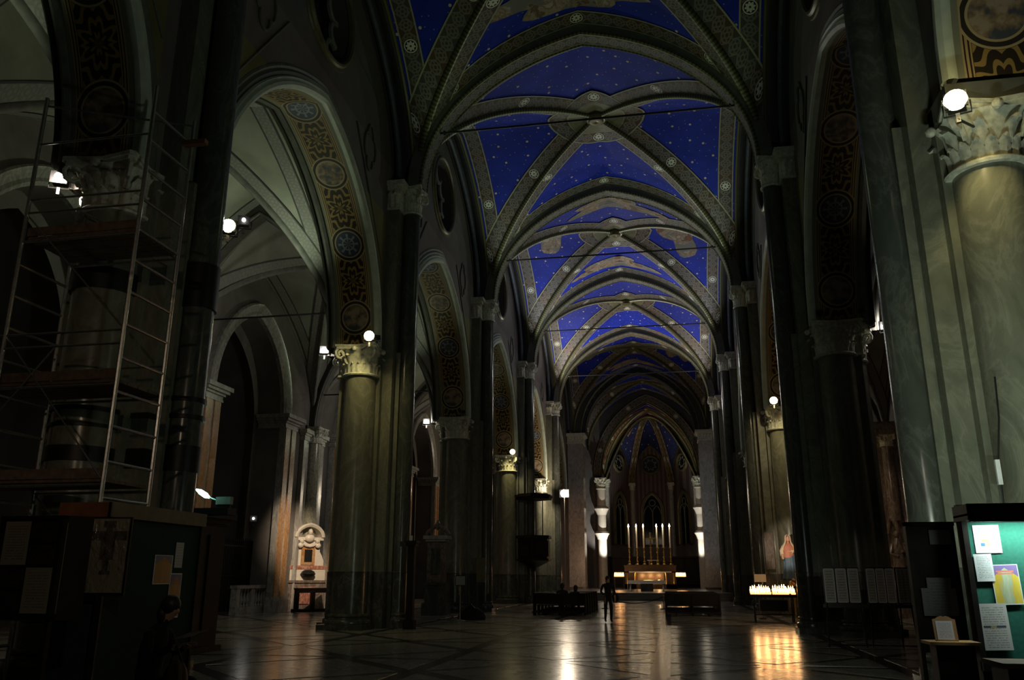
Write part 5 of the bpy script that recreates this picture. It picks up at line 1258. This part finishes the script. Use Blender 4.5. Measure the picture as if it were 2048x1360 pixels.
o = bpy.data.objects.new('board_tube_light', l); COL.objects.link(o); o.location = (5.98, 8.80, 2.11); o.rotation_euler = (radians(12), 0, 0)
t2 = thing('uplight_tube', 'fluorescent strip lying on the canopy of the lit notice board', 'lamp', (5.9, 8.92, 2.19)); MB().box(-.6, .6, -.05, .05, 0, .03).build('fitting', MT['steel'], t2, 0); MB().tube([(-.55, 0, .05), (.55, 0, .05)], .016, 8).build('tube', MT['tubeW'], t2)
l = bpy.data.lights.new('pillar_tube_light', 'AREA'); l.shape = 'RECTANGLE'; l.size = 1.1; l.size_y = .06; l.energy = 120; l.color = (.84, 1, .80)
o = bpy.data.objects.new('pillar_tube_light', l); COL.objects.link(o); o.location = (5.95, 9.0, 2.38); o.rotation_euler = (radians(140), 0, 0)
YB = 8.995
def flat(nm, x0, x1, z0, z1, mt, label, cat='notice', tilt=0, y=YB):
    w, h = x1-x0, z1-z0; return sheet(nm, (x0, y, z0), (w*cos(tilt), 0, w*sin(tilt)), (-h*sin(tilt), 0, h*cos(tilt)), mt, label, cat)
flat('notice', 5.345, 5.58, 1.83, 2.095, 'p_logo', 'white notice with coloured logos, topmost on the lit board', tilt=.01)
flat('notice', 5.315, 5.475, 1.565, 1.82, 'p_text', 'typed white sheet overlapping the yellow poster on the lit board', tilt=.02, y=YB-.012)
flat('poster', 5.455, 5.70, 1.35, 1.72, 'p_yellow', 'yellow and violet poster with a red heading on the lit board', 'poster', .03, YB-.005)
flat('notice', 5.29, 5.545, .94, 1.36, 'p_list', 'tall grey sheet with a dark stripe, lowest on the lit board', tilt=.03, y=YB-.009)
flat('notice', 5.71, 5.9, 1.18, 1.36, 'p_text', 'white sheet cut by the right edge of the picture on the lit board', tilt=.05)
t = thing('dark_notice_panel', 'unlit dark notice panel left of the lit notice board', 'notice board', (0, 0, 0))
m = MB(); m.box(4.80, 5.22, 9.15, 9.2, .9, 2.12); m.box(4.76, 4.80, 9.12, 9.22, 0, 2.14); m.box(4.76, 5.22, 9.12, 9.22, 2.1, 2.14); m.build('panel', MT['wood'], t, 0); MB().box(4.8, 5.2, 9.1, 9.3, 0, .1).build('foot', MT['wood'], t, 0)
sheet('notice', (4.90, 9.145, 1.26), (.22, 0, 0), (0, 0, .34), 'p_dim', 'dim grey sheet pinned on the unlit panel left of the lit board'); sheet('notice', (4.84, 9.148, 1.24), (.32, 0, .0), (0, 0, .26), 'p_dim', 'wide dim sheet half hidden behind the grey one on the unlit panel')
sheet('notice', (4.98, 9.146, 1.92), (.2, 0, 0), (0, 0, .14), 'p_dim', 'small dim card at the top of the unlit panel')
t = thing('lectern_table', 'narrow dark table with a thin light wooden top before the lit board', 'table', (4.84, 8.42, 0))
MB().box(-.21, .21, -.14, .16, 1.03, 1.055).build('top', MT['oak'], t, 0); MB().box(-.15, .17, -.08, .12, .06, 1.03).build('cabinet', MT['wood'], t, 0); MB().box(-.2, .2, -.13, .15, 0, .06).build('foot', MT['wood'], t, 0)
t = thing('framed_card', 'small oak frame with scalloped top holding a white typed card', 'frame', (4.815, 8.44, 1.055), -.06)
m = MB(); pr = [(-.095, 0), (.095, 0), (.095, .185), (.07, .19), (.05, .205), (.02, .215), (0, .208), (-.02, .215), (-.05, .205), (-.07, .19), (-.095, .185)]
m.prism(pr, 0, .012); m.xf(Matrix.Rotation(radians(78), 4, 'X')); m.build('back', MT['oak'], t, 0)
m = MB(); m.quadgrid([[(-.075, -.017, .01), (-.075, .018, .17)], [(.065, -.017, .01), (.065, .018, .17)]], [[(0, 0), (0, 1)], [(1, 0), (1, 1)]]); m.build('card', MT['p_text'], t, 0); MB().box(-.09, .09, -.03, .0, 0, .012).build('ledge', MT['oak'], t, 0)
spot('card_fill', (5.15, 7.9, 2.0), (4.81, 8.42, 1.13), 7, (.9, 1, .95), 24, .5, .04)  # added spot that brightens the card, no lamp hangs there
t = thing('side_counter', 'pale edged counter top at the lower right corner before the lit board', 'counter', (5.5, 8.35, 0)); MB().box(-.35, .9, -.2, .3, .86, .9).build('top', MT['plank'], t, 0); MB().box(-.3, .85, -.15, .25, 0, .86).build('cabinet', MT['wood'], t, 0)
t = thing('conduit_box', 'thin white conduit with a small box fixed to the lit right pier', 'conduit', (7.0, 12.72, 0)); MB().tube([(0, 0, 2.6), (.02, -.01, 3.2), (.12, 0, 3.8), (.16, .02, 4.4)], .012, 6).build('cable', MT['black'], t); MB().box(-.03, .03, -.03, .02, 2.85, 3.2).build('box', MT['cloth'], t, 0)
# ------------------------------------------------------------------ postcard racks
t = thing('postcard_rack', 'black folding postcard rack of three leaves with nine narrow picture strips', 'rack', (0, 0, 0))
for (x0, y0, x1, y1) in ((6.04, 22.0, 6.88, 22.02), (7.03, 22.0, 7.68, 22.0), (7.72, 22.0, 8.12, 22.5)):
    d = Vector((x1-x0, y1-y0, 0)); L_ = d.length; d /= L_; n_ = Vector((d.y, -d.x, 0))
    lf = MB(); lf.box(0, L_, 0, .03, .98, 1.84); M_ = Matrix(((d.x, -n_.x, 0, x0), (d.y, -n_.y, 0, y0), (0, 0, 1, 0), (0, 0, 0, 1))); lf.xf(M_); lf = lf.build('leaf', MT['black'], t, 0)
    for k in range(3):
        a = L_*(k+.12)/3; b = L_*(k+.88)/3; m = MB(); m.quadgrid([[(a, -.012, 1.04), (a, -.012, 1.79)], [(b, -.012, 1.04), (b, -.012, 1.79)]], [[(0, 0), (0, 1)], [(1, 0), (1, 1)]]); m.xf(M_); m.build('picture_strip', MT['p_card'], lf, 0)
        fr = MB()
        for (u0, u1, w0, w1) in ((a-.015, a, 1.03, 1.8), (b, b+.015, 1.03, 1.8), (a, b, 1.79, 1.81), (a, b, 1.02, 1.04)): fr.box(u0, u1, -.02, 0, w0, w1)
        fr.xf(M_); fr.build('strip_frame', MT['cloth'], lf, 0)
    for u in (.04, L_-.04): 
        p = Vector((x0, y0, 0))+d*u; MB().tube([(p.x-.0, p.y, 1.0), (p.x+.05*(1 if u > .1 else -1), p.y-.05, 0.0)], .018, 6).build('leg', MT['black'], t)
MB().box(6.0, 8.1, 22.0, 22.06, .9, .98).build('shelf', MT['black'], t, 0); MB().tube([(6.0, 21.95, .06), (8.1, 21.95, .06)], .015, 6).build('stretcher', MT['black'], t)
# ------------------------------------------------------------------ painted statue on its pedestal
t = thing('statue_pedestal', 'dark marble pedestal carrying the painted statue', 'pedestal', (7.42, 38.2, 0)); m = MB(); m.box(-.4, .4, -.35, .35, 0, .2); m.box(-.32, .32, -.28, .28, .2, 1.3); m.box(-.4, .4, -.35, .35, 1.3, 1.49); m.build('block', MT['dado'], t, 0); MB().box(-.22, .22, -.31, -.28, .4, 1.15).build('panel', MT['bronmar'], t, 0)
t = thing('painted_statue', 'painted statue of a veiled woman in cream veil, rose tunic and blue robe', 'statue', (7.42, 38.2, 1.49), -.12)
def drape(rows, n=40, folds=11, amp=.06, ph=0):
    m = MB(); pts = []
    for (z, rx, ry, cx, cy, f) in rows: pts.append([(cx+rx*(1+amp*f*sin(folds*2*pi*k/n+ph+z*1.5))*cos(2*pi*k/n), cy+ry*(1+amp*f*sin(folds*2*pi*k/n+ph+z*1.5))*sin(2*pi*k/n), z) for k in range(n)])
    return m.quadgrid(pts, closev=True)
drape([(0, .33, .27, 0, 0, 1.2), (.1, .31, .25, 0, 0, 1.2), (.35, .27, .22, 0, 0, 1.1), (.7, .25, .2, 0, 0, .9), (.95, .25, .19, .01, 0, .6), (1.1, .22, .17, .02, 0, .4), (1.22, .14, .1, .02, .02, .3)]).build('robe', MT['robe'], t)
drape([(.92, .215, .17, -.02, -.03, .5), (1.05, .225, .18, 0, -.02, .5), (1.22, .24, .165, 0, 0, .4), (1.36, .235, .14, 0, 0, .3), (1.46, .16, .11, 0, 0, .2), (1.53, .07, .065, 0, 0, 0), (1.60, .06, .06, 0, -.01, 0)], 32, 9, .06, 1).build('tunic', MT['tunic'], t)
m = MB(); m.sphere((0, -.03, 1.70), .088, .10, .125, 16, 12); m.sphere((0, -.128, 1.695), .014, .022, .026, 8, 6); m.sphere((0, -.118, 1.65), .03, .014, .009, 8, 5); m.build('face', MT['flesh'], t)
m = MB()
for sx in (-1, 1): m.sphere((sx*.034, -.118, 1.725), .014, .009, .007, 8, 5)
m.build('eye', MT['hair'], t)
rows = []
for z, rx, ry, op, cy in ((.95, .30, .2, .75, .03), (1.15, .31, .2, .8, .03), (1.35, .29, .19, .75, .02), (1.47, .2, .16, .62, .02), (1.56, .145, .14, .62, .01), (1.66, .13, .135, .62, .0), (1.76, .125, .14, .62, -.01), (1.83, .10, .12, .5, -.02), (1.87, .05, .07, .3, -.02), (1.885, .005, .01, .3, -.02)):
    rows.append([(rx*(1+.05*sin(9*q/24*pi))*cos(-pi/2+op+(2*pi-2*op)*q/24), cy+ry*(1+.05*sin(9*q/24*pi))*sin(-pi/2+op+(2*pi-2*op)*q/24), z) for q in range(25)])
o = MB().quadgrid(rows).build('veil', MT['veil'], t); so = o.modifiers.new('thick', 'SOLIDIFY'); so.thickness = .02
m = MB(); m.tube([(-.2, 0, 1.40), (-.29, -.05, 1.2), (-.27, -.16, 1.02)], .07, 10, [.08, .085, .1]); m.tube([(.2, 0, 1.4), (.27, -.07, 1.2), (.12, -.2, 1.16)], .07, 10, [.08, .085, .075]); m.build('sleeve', MT['veil'], t)
def hand(m, c, d, up, s=1.0, curl=.4):
    c, d, up = Vector(c), Vector(d).normalized(), Vector(up).normalized(); sd = d.cross(up).normalized()
    m.tube([c-d*.02*s, c+d*.03*s, c+d*.08*s], .03*s, 8, [.024*s, .036*s, .034*s])
    for k, L_ in enumerate((.068, .078, .072, .056)):
        b = c+d*.075*s+sd*(k-1.5)*.019*s; m.tube([b, b+d*L_*.45*s-up*.004*s, b+d*L_*.8*s-up*L_*curl*.4*s, b+d*L_*.95*s-up*L_*curl*.8*s], .009*s, 6, [.0095*s, .009*s, .008*s, .006*s])
    b = c+d*.02*s-sd*.03*s; m.tube([b, b+d*.025*s-sd*.022*s, b+d*.055*s-sd*.028*s-up*.01*s], .011*s, 6, [.013*s, .011*s, .007*s])
m = MB(); m.tube([(-.27, -.16, 1.03), (-.26, -.22, .95)], .035, 8); hand(m, (-.26, -.22, .96), (.05, -.6, -.8), (0, .8, -.6), 1.05); m.tube([(.13, -.19, 1.16), (.08, -.22, 1.16)], .035, 8); hand(m, (.08, -.215, 1.16), (-1, -.25, .25), (0, -1, 0), 1.05, .2); m.build('hand', MT['flesh'], t)
drape([(-.0, .36, .3, 0, 0, .3), (.05, .37, .31, 0, 0, .3), (.07, .33, .28, 0, 0, .3)], 20, 5).build('base', MT['dado'], t)
spot('statue_fill', (6.2, 34.6, 3.2), (7.4, 38.2, 2.9), 300, (1, .8, .58), 34, .6, .06)  # fill spot added for the statue, without a fixture
t = thing('flower_bouquet', 'orange and white flower bouquet at the feet of the painted statue', 'flowers', (7.42, 37.62, 0)); MB().lathe([(.1, 0), (.12, .04), (.05, .1), (.04, .7), (.12, .9), (.16, 1.15), (.15, 1.17)], (0, 0, 0), 12).build('vase_stand', MT['gold'], t)
rg = random.Random(11); fm = MB().sphere((0, 0, 0), .05, .05, .04, 8, 6).mesh('flower', MT['fl_o'] if 'fl_o' in MT else None); fm.materials.append(plain('orange_petal', (.75, .3, .07), .6)) if not fm.materials else None
fm2 = MB().sphere((0, 0, 0), .045, .045, .04, 8, 6).mesh('flower', plain('white_petal', (.8, .72, .6), .6))
for k in range(26):
    a, q = rg.uniform(0, 6.28), rg.uniform(0, 1); link('flower', fm if k % 3 else fm2, t, (.22*q*cos(a), .18*q*sin(a), 1.25+.34*rg.random()*(1.1-q)))
m = MB()
for k in range(12): a = k*.52; m.tube([(0, 0, 1.1), (.1*cos(a), .1*sin(a), 1.25), (.24*cos(a), .22*sin(a), 1.28)], .012, 5)
m.build('leaf', plain('bouquet_leaf', (.05, .10, .03), .6), t)
t = thing('card_sign', 'small pale pink card on a thin post left of the statue above the candles', 'sign', (5.93, 36.0, 0)); MB().tube([(0, 0, 0.02), (0, 0, 1.5)], .015, 6).build('post', MT['black'], t); MB().box(-.23, .23, -.012, .012, 1.42, 1.72).build('card', MT['p_plain'], t, 0); MB().lathe([(.14, 0), (.14, .03), (.02, .05)], (0, 0, 0), 10).build('foot', MT['black'], t)
tag(MB().box(-.2, .2, -.03, .03, -.8, .8).build('stone_tablet', MT['bronmar'], None, 0, (6.78, 39.62, 2.75)), 'tall brownish tablet leaning on the pier left of the painted statue', 'tablet')
# ------------------------------------------------------------------ sculpted tomb of the right aisle
t = thing('sculpted_tomb', 'dark reddish carved tomb with column, draped figures and niche in the right aisle', 'monument', (11.9, 38.2, 0))
MB().box(-.7, 1.2, .1, .7, 0, 8.2).build('backing', MT['bronmar'], t, 0); m = MB(); m.box(-.75, 1.25, -.5, .2, 0, 1.0); m.box(-.8, 1.3, -.55, .2, 1.0, 1.15); m.build('base', MT['bronmar'], t, 0)
link('column', shaft_mesh(.24, 3.2, 'column', 'bronmar'), t, (-.05, -.15, 3.9)); link('column_capital', capital_mesh(.24, .5, 'column_capital'), t, (-.05, -.15, 7.05))
m = MB(); m.box(-.8, 1.3, -.55, .3, 7.55, 7.75); m.box(-.9, 1.4, -.65, .3, 7.75, 8.0); m.build('entablature', MT['bronmar'], t, 0)
for sx, ph, z0 in ((-.15, 0, 1.15), (.55, 2, 1.15)):
    o = drape([(z0, .3, .26, sx, -.25, 1), (z0+.6, .27, .23, sx, -.25, 1), (z0+1.2, .25, .2, sx+.03, -.25, .8), (z0+1.7, .26, .19, sx+.02, -.25, .5), (z0+1.95, .12, .11, sx+.02, -.27, .2), (z0+2.05, .07, .07, sx+.02, -.28, 0)], 28, 7, .12, ph); o.sphere((sx+.02, -.3, z0+2.2), .11, .13, .15, 12, 8); o.tube([(sx-.2, -.28, z0+1.8), (sx-.32, -.42, z0+1.4), (sx-.05, -.5, z0+1.3)], .07, 8); o.tube([(sx+.22, -.28, z0+1.8), (sx+.3, -.42, z0+1.45), (sx+.1, -.5, z0+1.5)], .07, 8); o.build('draped_figure', MT['bronmar'], t)
m = MB()
for sg, z in ((-1, 3.55), (1, 3.55)): m.tube([(sg*(.1+.42*q/12)+.1, -.25-.1*sin(q*.5), z-.5+1.0*sin(q/12*pi*.9)) for q in range(13)], .1, 8, [.04+.07*sin(pi*q/12) for q in range(13)])
m.build('scroll', MT['bronmar'], t)
MB().box(.75, 1.0, -.2, .15, 1.15, 7.5).build('side_strip', MT['graymar'], t, 0); MB().box(.1, .55, -.05, .11, 2.1, 3.0).build('inscription_panel', MT['white'], t, 0)
spot('tomb_fill', (9.8, 33.5, 6.5), (11.9, 38, 3.6), 70, (1, .72, .5), 60, .8, .2)  # added fill on the tomb, not a lamp of the aisle
t = thing('marble_statue', 'pale marble statue glimpsed between the scaffold poles in the left aisle', 'statue', (-15.1, 22.3, 0)); m = MB(); m.box(-.45, .45, -.45, .45, 0, 3.2); m.box(-.52, .52, -.52, .52, 3.2, 3.4); m.build('pedestal', MT['graymar'], t, 0)
o = drape([(3.4, .34, .3, 0, 0, 1), (3.9, .3, .26, 0, 0, 1), (4.5, .28, .22, .02, 0, .8), (4.95, .27, .2, .02, 0, .5), (5.15, .12, .1, .02, 0, .2), (5.25, .07, .07, .02, 0, 0)], 28, 7, .1); o.sphere((.03, -.03, 5.42), .11, .12, .15, 12, 8); o.tube([(-.22, 0, 5.02), (-.36, -.1, 4.65), (-.1, -.28, 4.5)], .07, 8); o.tube([(.24, 0, 5.02), (.34, -.12, 4.65), (.5, -.2, 4.95)], .07, 8); o.build('figure', MT['white'], t)
t = thing('sanctuary_lamp', 'small red votive lamp glowing in the far left aisle', 'lamp', (-13.3, 49.2, 3.1)); MB().lathe([(.02, 0), (.07, .03), (.09, .14), (.08, .18)], (0, 0, 0), 10).build('red_glass', MT['redlamp'], t); MB().tube([(0, 0, .18), (0, 0, 12.3)], .006, 5).build('chain', MT['black'], t); point('red_light', (-13.3, 48.9, 3.3), 6, (1, .3, .12), .08)
t = thing('sanctuary_lamp', 'tiny red votive lamp glowing above the dark display stand', 'lamp', (-14.1, 20.0, 3.05)); MB().lathe([(.02, 0), (.05, .03), (.06, .1), (.05, .13)], (0, 0, 0), 10).build('red_glass', MT['redlamp'], t); MB().tube([(0, 0, .13), (0, 0, 12.6)], .006, 5).build('chain', MT['black'], t)
# ------------------------------------------------------------------ people
def body(name, J, E, matf, mats, parent, root):
    names = list(J); me = bpy.data.meshes.new(name); me.from_pydata([J[k][0] for k in names], [(names.index(a), names.index(b)) for a, b in E], [])
    o = bpy.data.objects.new(name, me); COL.objects.link(o)
    sk = o.modifiers.new('skin', 'SKIN'); sk.use_smooth_shade = True
    for k, v in enumerate(me.skin_vertices[0].data):
        r = J[names[k]][1]; v.radius = r if isinstance(r, tuple) else (r, r); v.use_root = names[k] == root
    ss = o.modifiers.new('sub', 'SUBSURF'); ss.levels = 2; ss.render_levels = 2
    dg = bpy.context.evaluated_depsgraph_get(); m2 = bpy.data.meshes.new_from_object(o.evaluated_get(dg)); o.modifiers.clear(); o.data = m2; m2.name = name
    m2.materials.clear()
    for q in mats: m2.materials.append(MT[q])
    for p in m2.polygons: p.material_index = matf(p.center); p.use_smooth = True
    o.parent = parent; return o
def fingers(J, E, w, d, up, s=1, pre='r'):
    d, up = Vector(d).normalized(), Vector(up).normalized(); sd = d.cross(up); c = Vector(J[w][0]); J[pre+'palm'] = (c+d*.06*s, (.036*s, .018*s)); E.append((w, pre+'palm'))
    for k, L_ in enumerate((.07, .08, .074, .058)):
        b = c+d*.09*s+sd*(k-1.5)*.02*s; prev = pre+'palm'
        for q, (f, g) in enumerate(((0, 0), (.5, .12), (.95, .5))): nm = pre+'f%d%d' % (k, q); J[nm] = (b+d*L_*f*s-up*L_*g*s, .0095*s-.001*q); E.append((prev, nm)); prev = nm
    b = c+d*.03*s-sd*.035*s; J[pre+'t0'] = (b, .011*s); J[pre+'t1'] = (b+d*.04*s-sd*.02*s-up*.012*s, .0085*s); E += [(pre+'palm', pre+'t0'), (pre+'t0', pre+'t1')]
# seated reader, facing right
RX, RY = -2.93, 8.3
t = thing('person', 'person in black sitting low at the left kiosk, bent over an open leaflet', 'person', (RX, RY, 0))
J = dict(pel=((0, 0, .55), (.15, .13)), wst=((.0, 0, .75), (.13, .11)), chs=((.04, 0, .95), (.15, .11)), nck0=((.09, 0, 1.1), .06), nck=((.13, 0, 1.16), .05), hd=((.18, 0, 1.26), (.075, .085)), top=((.19, 0, 1.35), (.07, .075)), nose=((.275, 0, 1.245), .012),
         shr=((.06, -.17, 1.04), .06), elr=((.12, -.22, .82), .048), wrr=((.31, -.1, .90), .032), shl=((.06, .17, 1.04), .06), ell=((.14, .22, .82), .048), wrl=((.33, .1, .90), .032),
         hpr=((.03, -.1, .52), .1), knr=((.42, -.12, .56), .075), anr=((.40, -.12, .12), .045), tor=((.54, -.12, .05), .035), hpl=((.03, .1, .52), .1), knl=((.44, .13, .56), .075), anl=((.42, .13, .12), .045), tol=((.56, .13, .05), .035))
E = [('pel', 'wst'), ('wst', 'chs'), ('chs', 'nck0'), ('nck0', 'nck'), ('nck', 'hd'), ('hd', 'top'), ('hd', 'nose'), ('chs', 'shr'), ('shr', 'elr'), ('elr', 'wrr'), ('chs', 'shl'), ('shl', 'ell'), ('ell', 'wrl'), ('pel', 'hpr'), ('hpr', 'knr'), ('knr', 'anr'), ('anr', 'tor'), ('pel', 'hpl'), ('hpl', 'knl'), ('knl', 'anl'), ('anl', 'tol')]
fingers(J, E, 'wrr', (.8, .45, .3), (-.2, .2, 1), 1, 'r'); fingers(J, E, 'wrl', (.8, -.45, .3), (-.2, -.2, 1), 1, 'l')
body('body', J, E, lambda c: 0 if (c.z > 1.16 or (c.x > .31 and c.z > .8)) else 1, ('skin', 'coat'), t, 'pel')
m = MB(); m.sphere((.165, 0, 1.31), .105, .098, .105, 16, 10); m.sphere((.10, 0, 1.22), .07, .085, .12, 12, 8); m.build('hair', MT['hair'], t)
m = MB()
for sy in (-1, 1): m.sphere((.258, sy*.032, 1.27), .008, .012, .008, 8, 6)
m.build('eye', MT['black'], t)
sheet('leaflet', (RX+.32, RY-.16, .99), (.0, .34, 0), (.2, 0, .07), 'p_text', 'open white leaflet held in the hands of the seated reader', 'leaflet')
t = thing('striped_bag', 'red and yellow striped cloth bag on the lap of the seated reader', 'bag', (RX+.44, RY-.22, .38)); m = MB(); m.sphere((0, 0, .2), .13, .1, .22, 16, 10); m.build('pouch', MT['stripecloth'], t); MB().tube([(-.08, 0, .36), (-.02, 0, .56), (.07, 0, .36)], .012, 6).build('handle', MT['wood'], t)
t = thing('bench', 'low dark wooden bench under the seated reader', 'bench', (RX-.05, RY, 0)); MB().box(-.3, .25, -.6, .6, .38, .43).build('seat', MT['wood'], t, 0)
for sy in (-.5, .5): MB().box(-.25, .2, sy-.04, sy+.04, 0, .38).build('leg', MT['wood'], t, 0)
# two seated people in the nearest left pew, seen from behind
def sitter(x, y, w, label, s=1.0, lean=0, hat=None):
    t = thing('person', label, 'person', (x, y, 0))
    J = dict(pel=((0, .12, .54), (.16, .13)), wst=((0, .1, .72), (.14, .11)), chs=((lean*.5, .12, .92), (.17, .12)), nck0=((lean*.8, .13, 1.06), .06), nck=((lean, .15, 1.11), .05), hd=((lean, .17, 1.2), (.075, .08)), top=((lean, .17, 1.28), (.07, .075)), nose=((lean, .26, 1.19), .012),
             shr=((.2, .12, 1.0), .06), elr=((.25, .2, .76), .047), wrr=((.12, .4, .66), .032), shl=((-.2, .12, 1.0), .06), ell=((-.25, .2, .76), .047), wrl=((-.12, .4, .66), .032),
             hpr=((.1, .15, .52), .09), knr=((.13, .52, .53), .07), anr=((.13, .50, .1), .045), tor=((.13, .62, .05), .035), hpl=((-.1, .15, .52), .09), knl=((-.13, .52, .53), .07), anl=((-.13, .50, .1), .045), tol=((-.13, .62, .05), .035))
    for k in J: J[k] = (tuple(q*s for q in J[k][0]), J[k][1])
    E = [('pel', 'wst'), ('wst', 'chs'), ('chs', 'nck0'), ('nck0', 'nck'), ('nck', 'hd'), ('hd', 'top'), ('hd', 'nose'), ('chs', 'shr'), ('shr', 'elr'), ('elr', 'wrr'), ('chs', 'shl'), ('shl', 'ell'), ('ell', 'wrl'), ('pel', 'hpr'), ('hpr', 'knr'), ('knr', 'anr'), ('anr', 'tor'), ('pel', 'hpl'), ('hpl', 'knl'), ('knl', 'anl'), ('anl', 'tol')]
    fingers(J, E, 'wrr', (-.3, 1, 0), (0, 0, 1), 1, 'r'); fingers(J, E, 'wrl', (.3, 1, 0), (0, 0, 1), 1, 'l')
    body('body', J, E, lambda c: 0 if (c.z > 1.09*s or (c.y > .41*s and .6 < c.z < .72)) else 1, ('skin', 'coat'), t, 'pel')
    m = MB(); m.sphere((lean*s, .155*s, 1.25*s), .1, .1, .105, 14, 10); m.sphere((lean*s, .11*s, 1.17*s), .085, .06, w, 12, 8); m.build('hair', MT['hair'], t)
    return t
sitter(-2.33, 37.55, .08, 'person in a dark coat sitting at the left of the two in the nearest pew', 1.0)
sitter(-1.78, 37.55, .14, 'person with longer dark hair sitting at the right of the two in the nearest pew', .93, .04)
# walker in the central aisle
t = thing('person', 'person in dark clothes with a shoulder bag standing in the central aisle', 'person', (.08, 32.0, 0), .3)
J = dict(pel=((0, 0, .86), (.15, .11)), wst=((0, 0, 1.02), (.13, .1)), chs=((0, -.01, 1.24), (.16, .11)), nck0=((0, -.01, 1.38), .06), nck=((0, -.02, 1.42), .05), hd=((0, -.03, 1.5), (.072, .08)), top=((0, -.03, 1.585), (.068, .072)), nose=((0, -.115, 1.49), .012),
         shr=((.19, 0, 1.32), .055), elr=((.25, .02, 1.06), .044), wrr=((.24, -.08, .84), .03), shl=((-.19, 0, 1.32), .055), ell=((-.26, .03, 1.07), .044), wrl=((-.18, -.16, .98), .03),
         hpr=((.09, 0, .82), .09), knr=((.1, -.05, .46), .065), anr=((.1, .02, .09), .043), tor=((.11, -.12, .045), .034), hpl=((-.09, 0, .82), .09), knl=((-.1, .0, .46), .065), anl=((-.1, .1, .1), .043), tol=((-.11, -.04, .045), .034))
E = [('pel', 'wst'), ('wst', 'chs'), ('chs', 'nck0'), ('nck0', 'nck'), ('nck', 'hd'), ('hd', 'top'), ('hd', 'nose'), ('chs', 'shr'), ('shr', 'elr'), ('elr', 'wrr'), ('chs', 'shl'), ('shl', 'ell'), ('ell', 'wrl'), ('pel', 'hpr'), ('hpr', 'knr'), ('knr', 'anr'), ('anr', 'tor'), ('pel', 'hpl'), ('hpl', 'knl'), ('knl', 'anl'), ('anl', 'tol')]
fingers(J, E, 'wrr', (0, -.2, -1), (.9, 0, 0), 1, 'r'); fingers(J, E, 'wrl', (.4, -.8, .2), (0, 0, 1), 1, 'l')
body('body', J, E, lambda c: 0 if (c.z > 1.41 or (abs(c.x) > .12 and c.y < -.05 and .65 < c.z < .97)) else (1 if c.z > .8 else 2), ('skin', 'coat', 'jeans'), t, 'pel')
m = MB(); m.sphere((0, -.012, 1.55), .095, .1, .1, 14, 10); m.sphere((0, .03, 1.46), .075, .05, .08, 12, 8); m.build('hair', MT['hair'], t)
t2 = thing('shoulder_bag', 'dark bag hanging at the hip of the person in the aisle', 'bag', (.34, 32.1, .7)); m = MB(); m.sphere((0, 0, .16), .14, .08, .17, 14, 8); m.build('pouch', MT['jeans'], t2); MB().tube([(-.08, 0, .3), (-.12, -.02, .5), (-.14, -.03, .66)], .014, 6).build('strap', MT['wood'], t2)
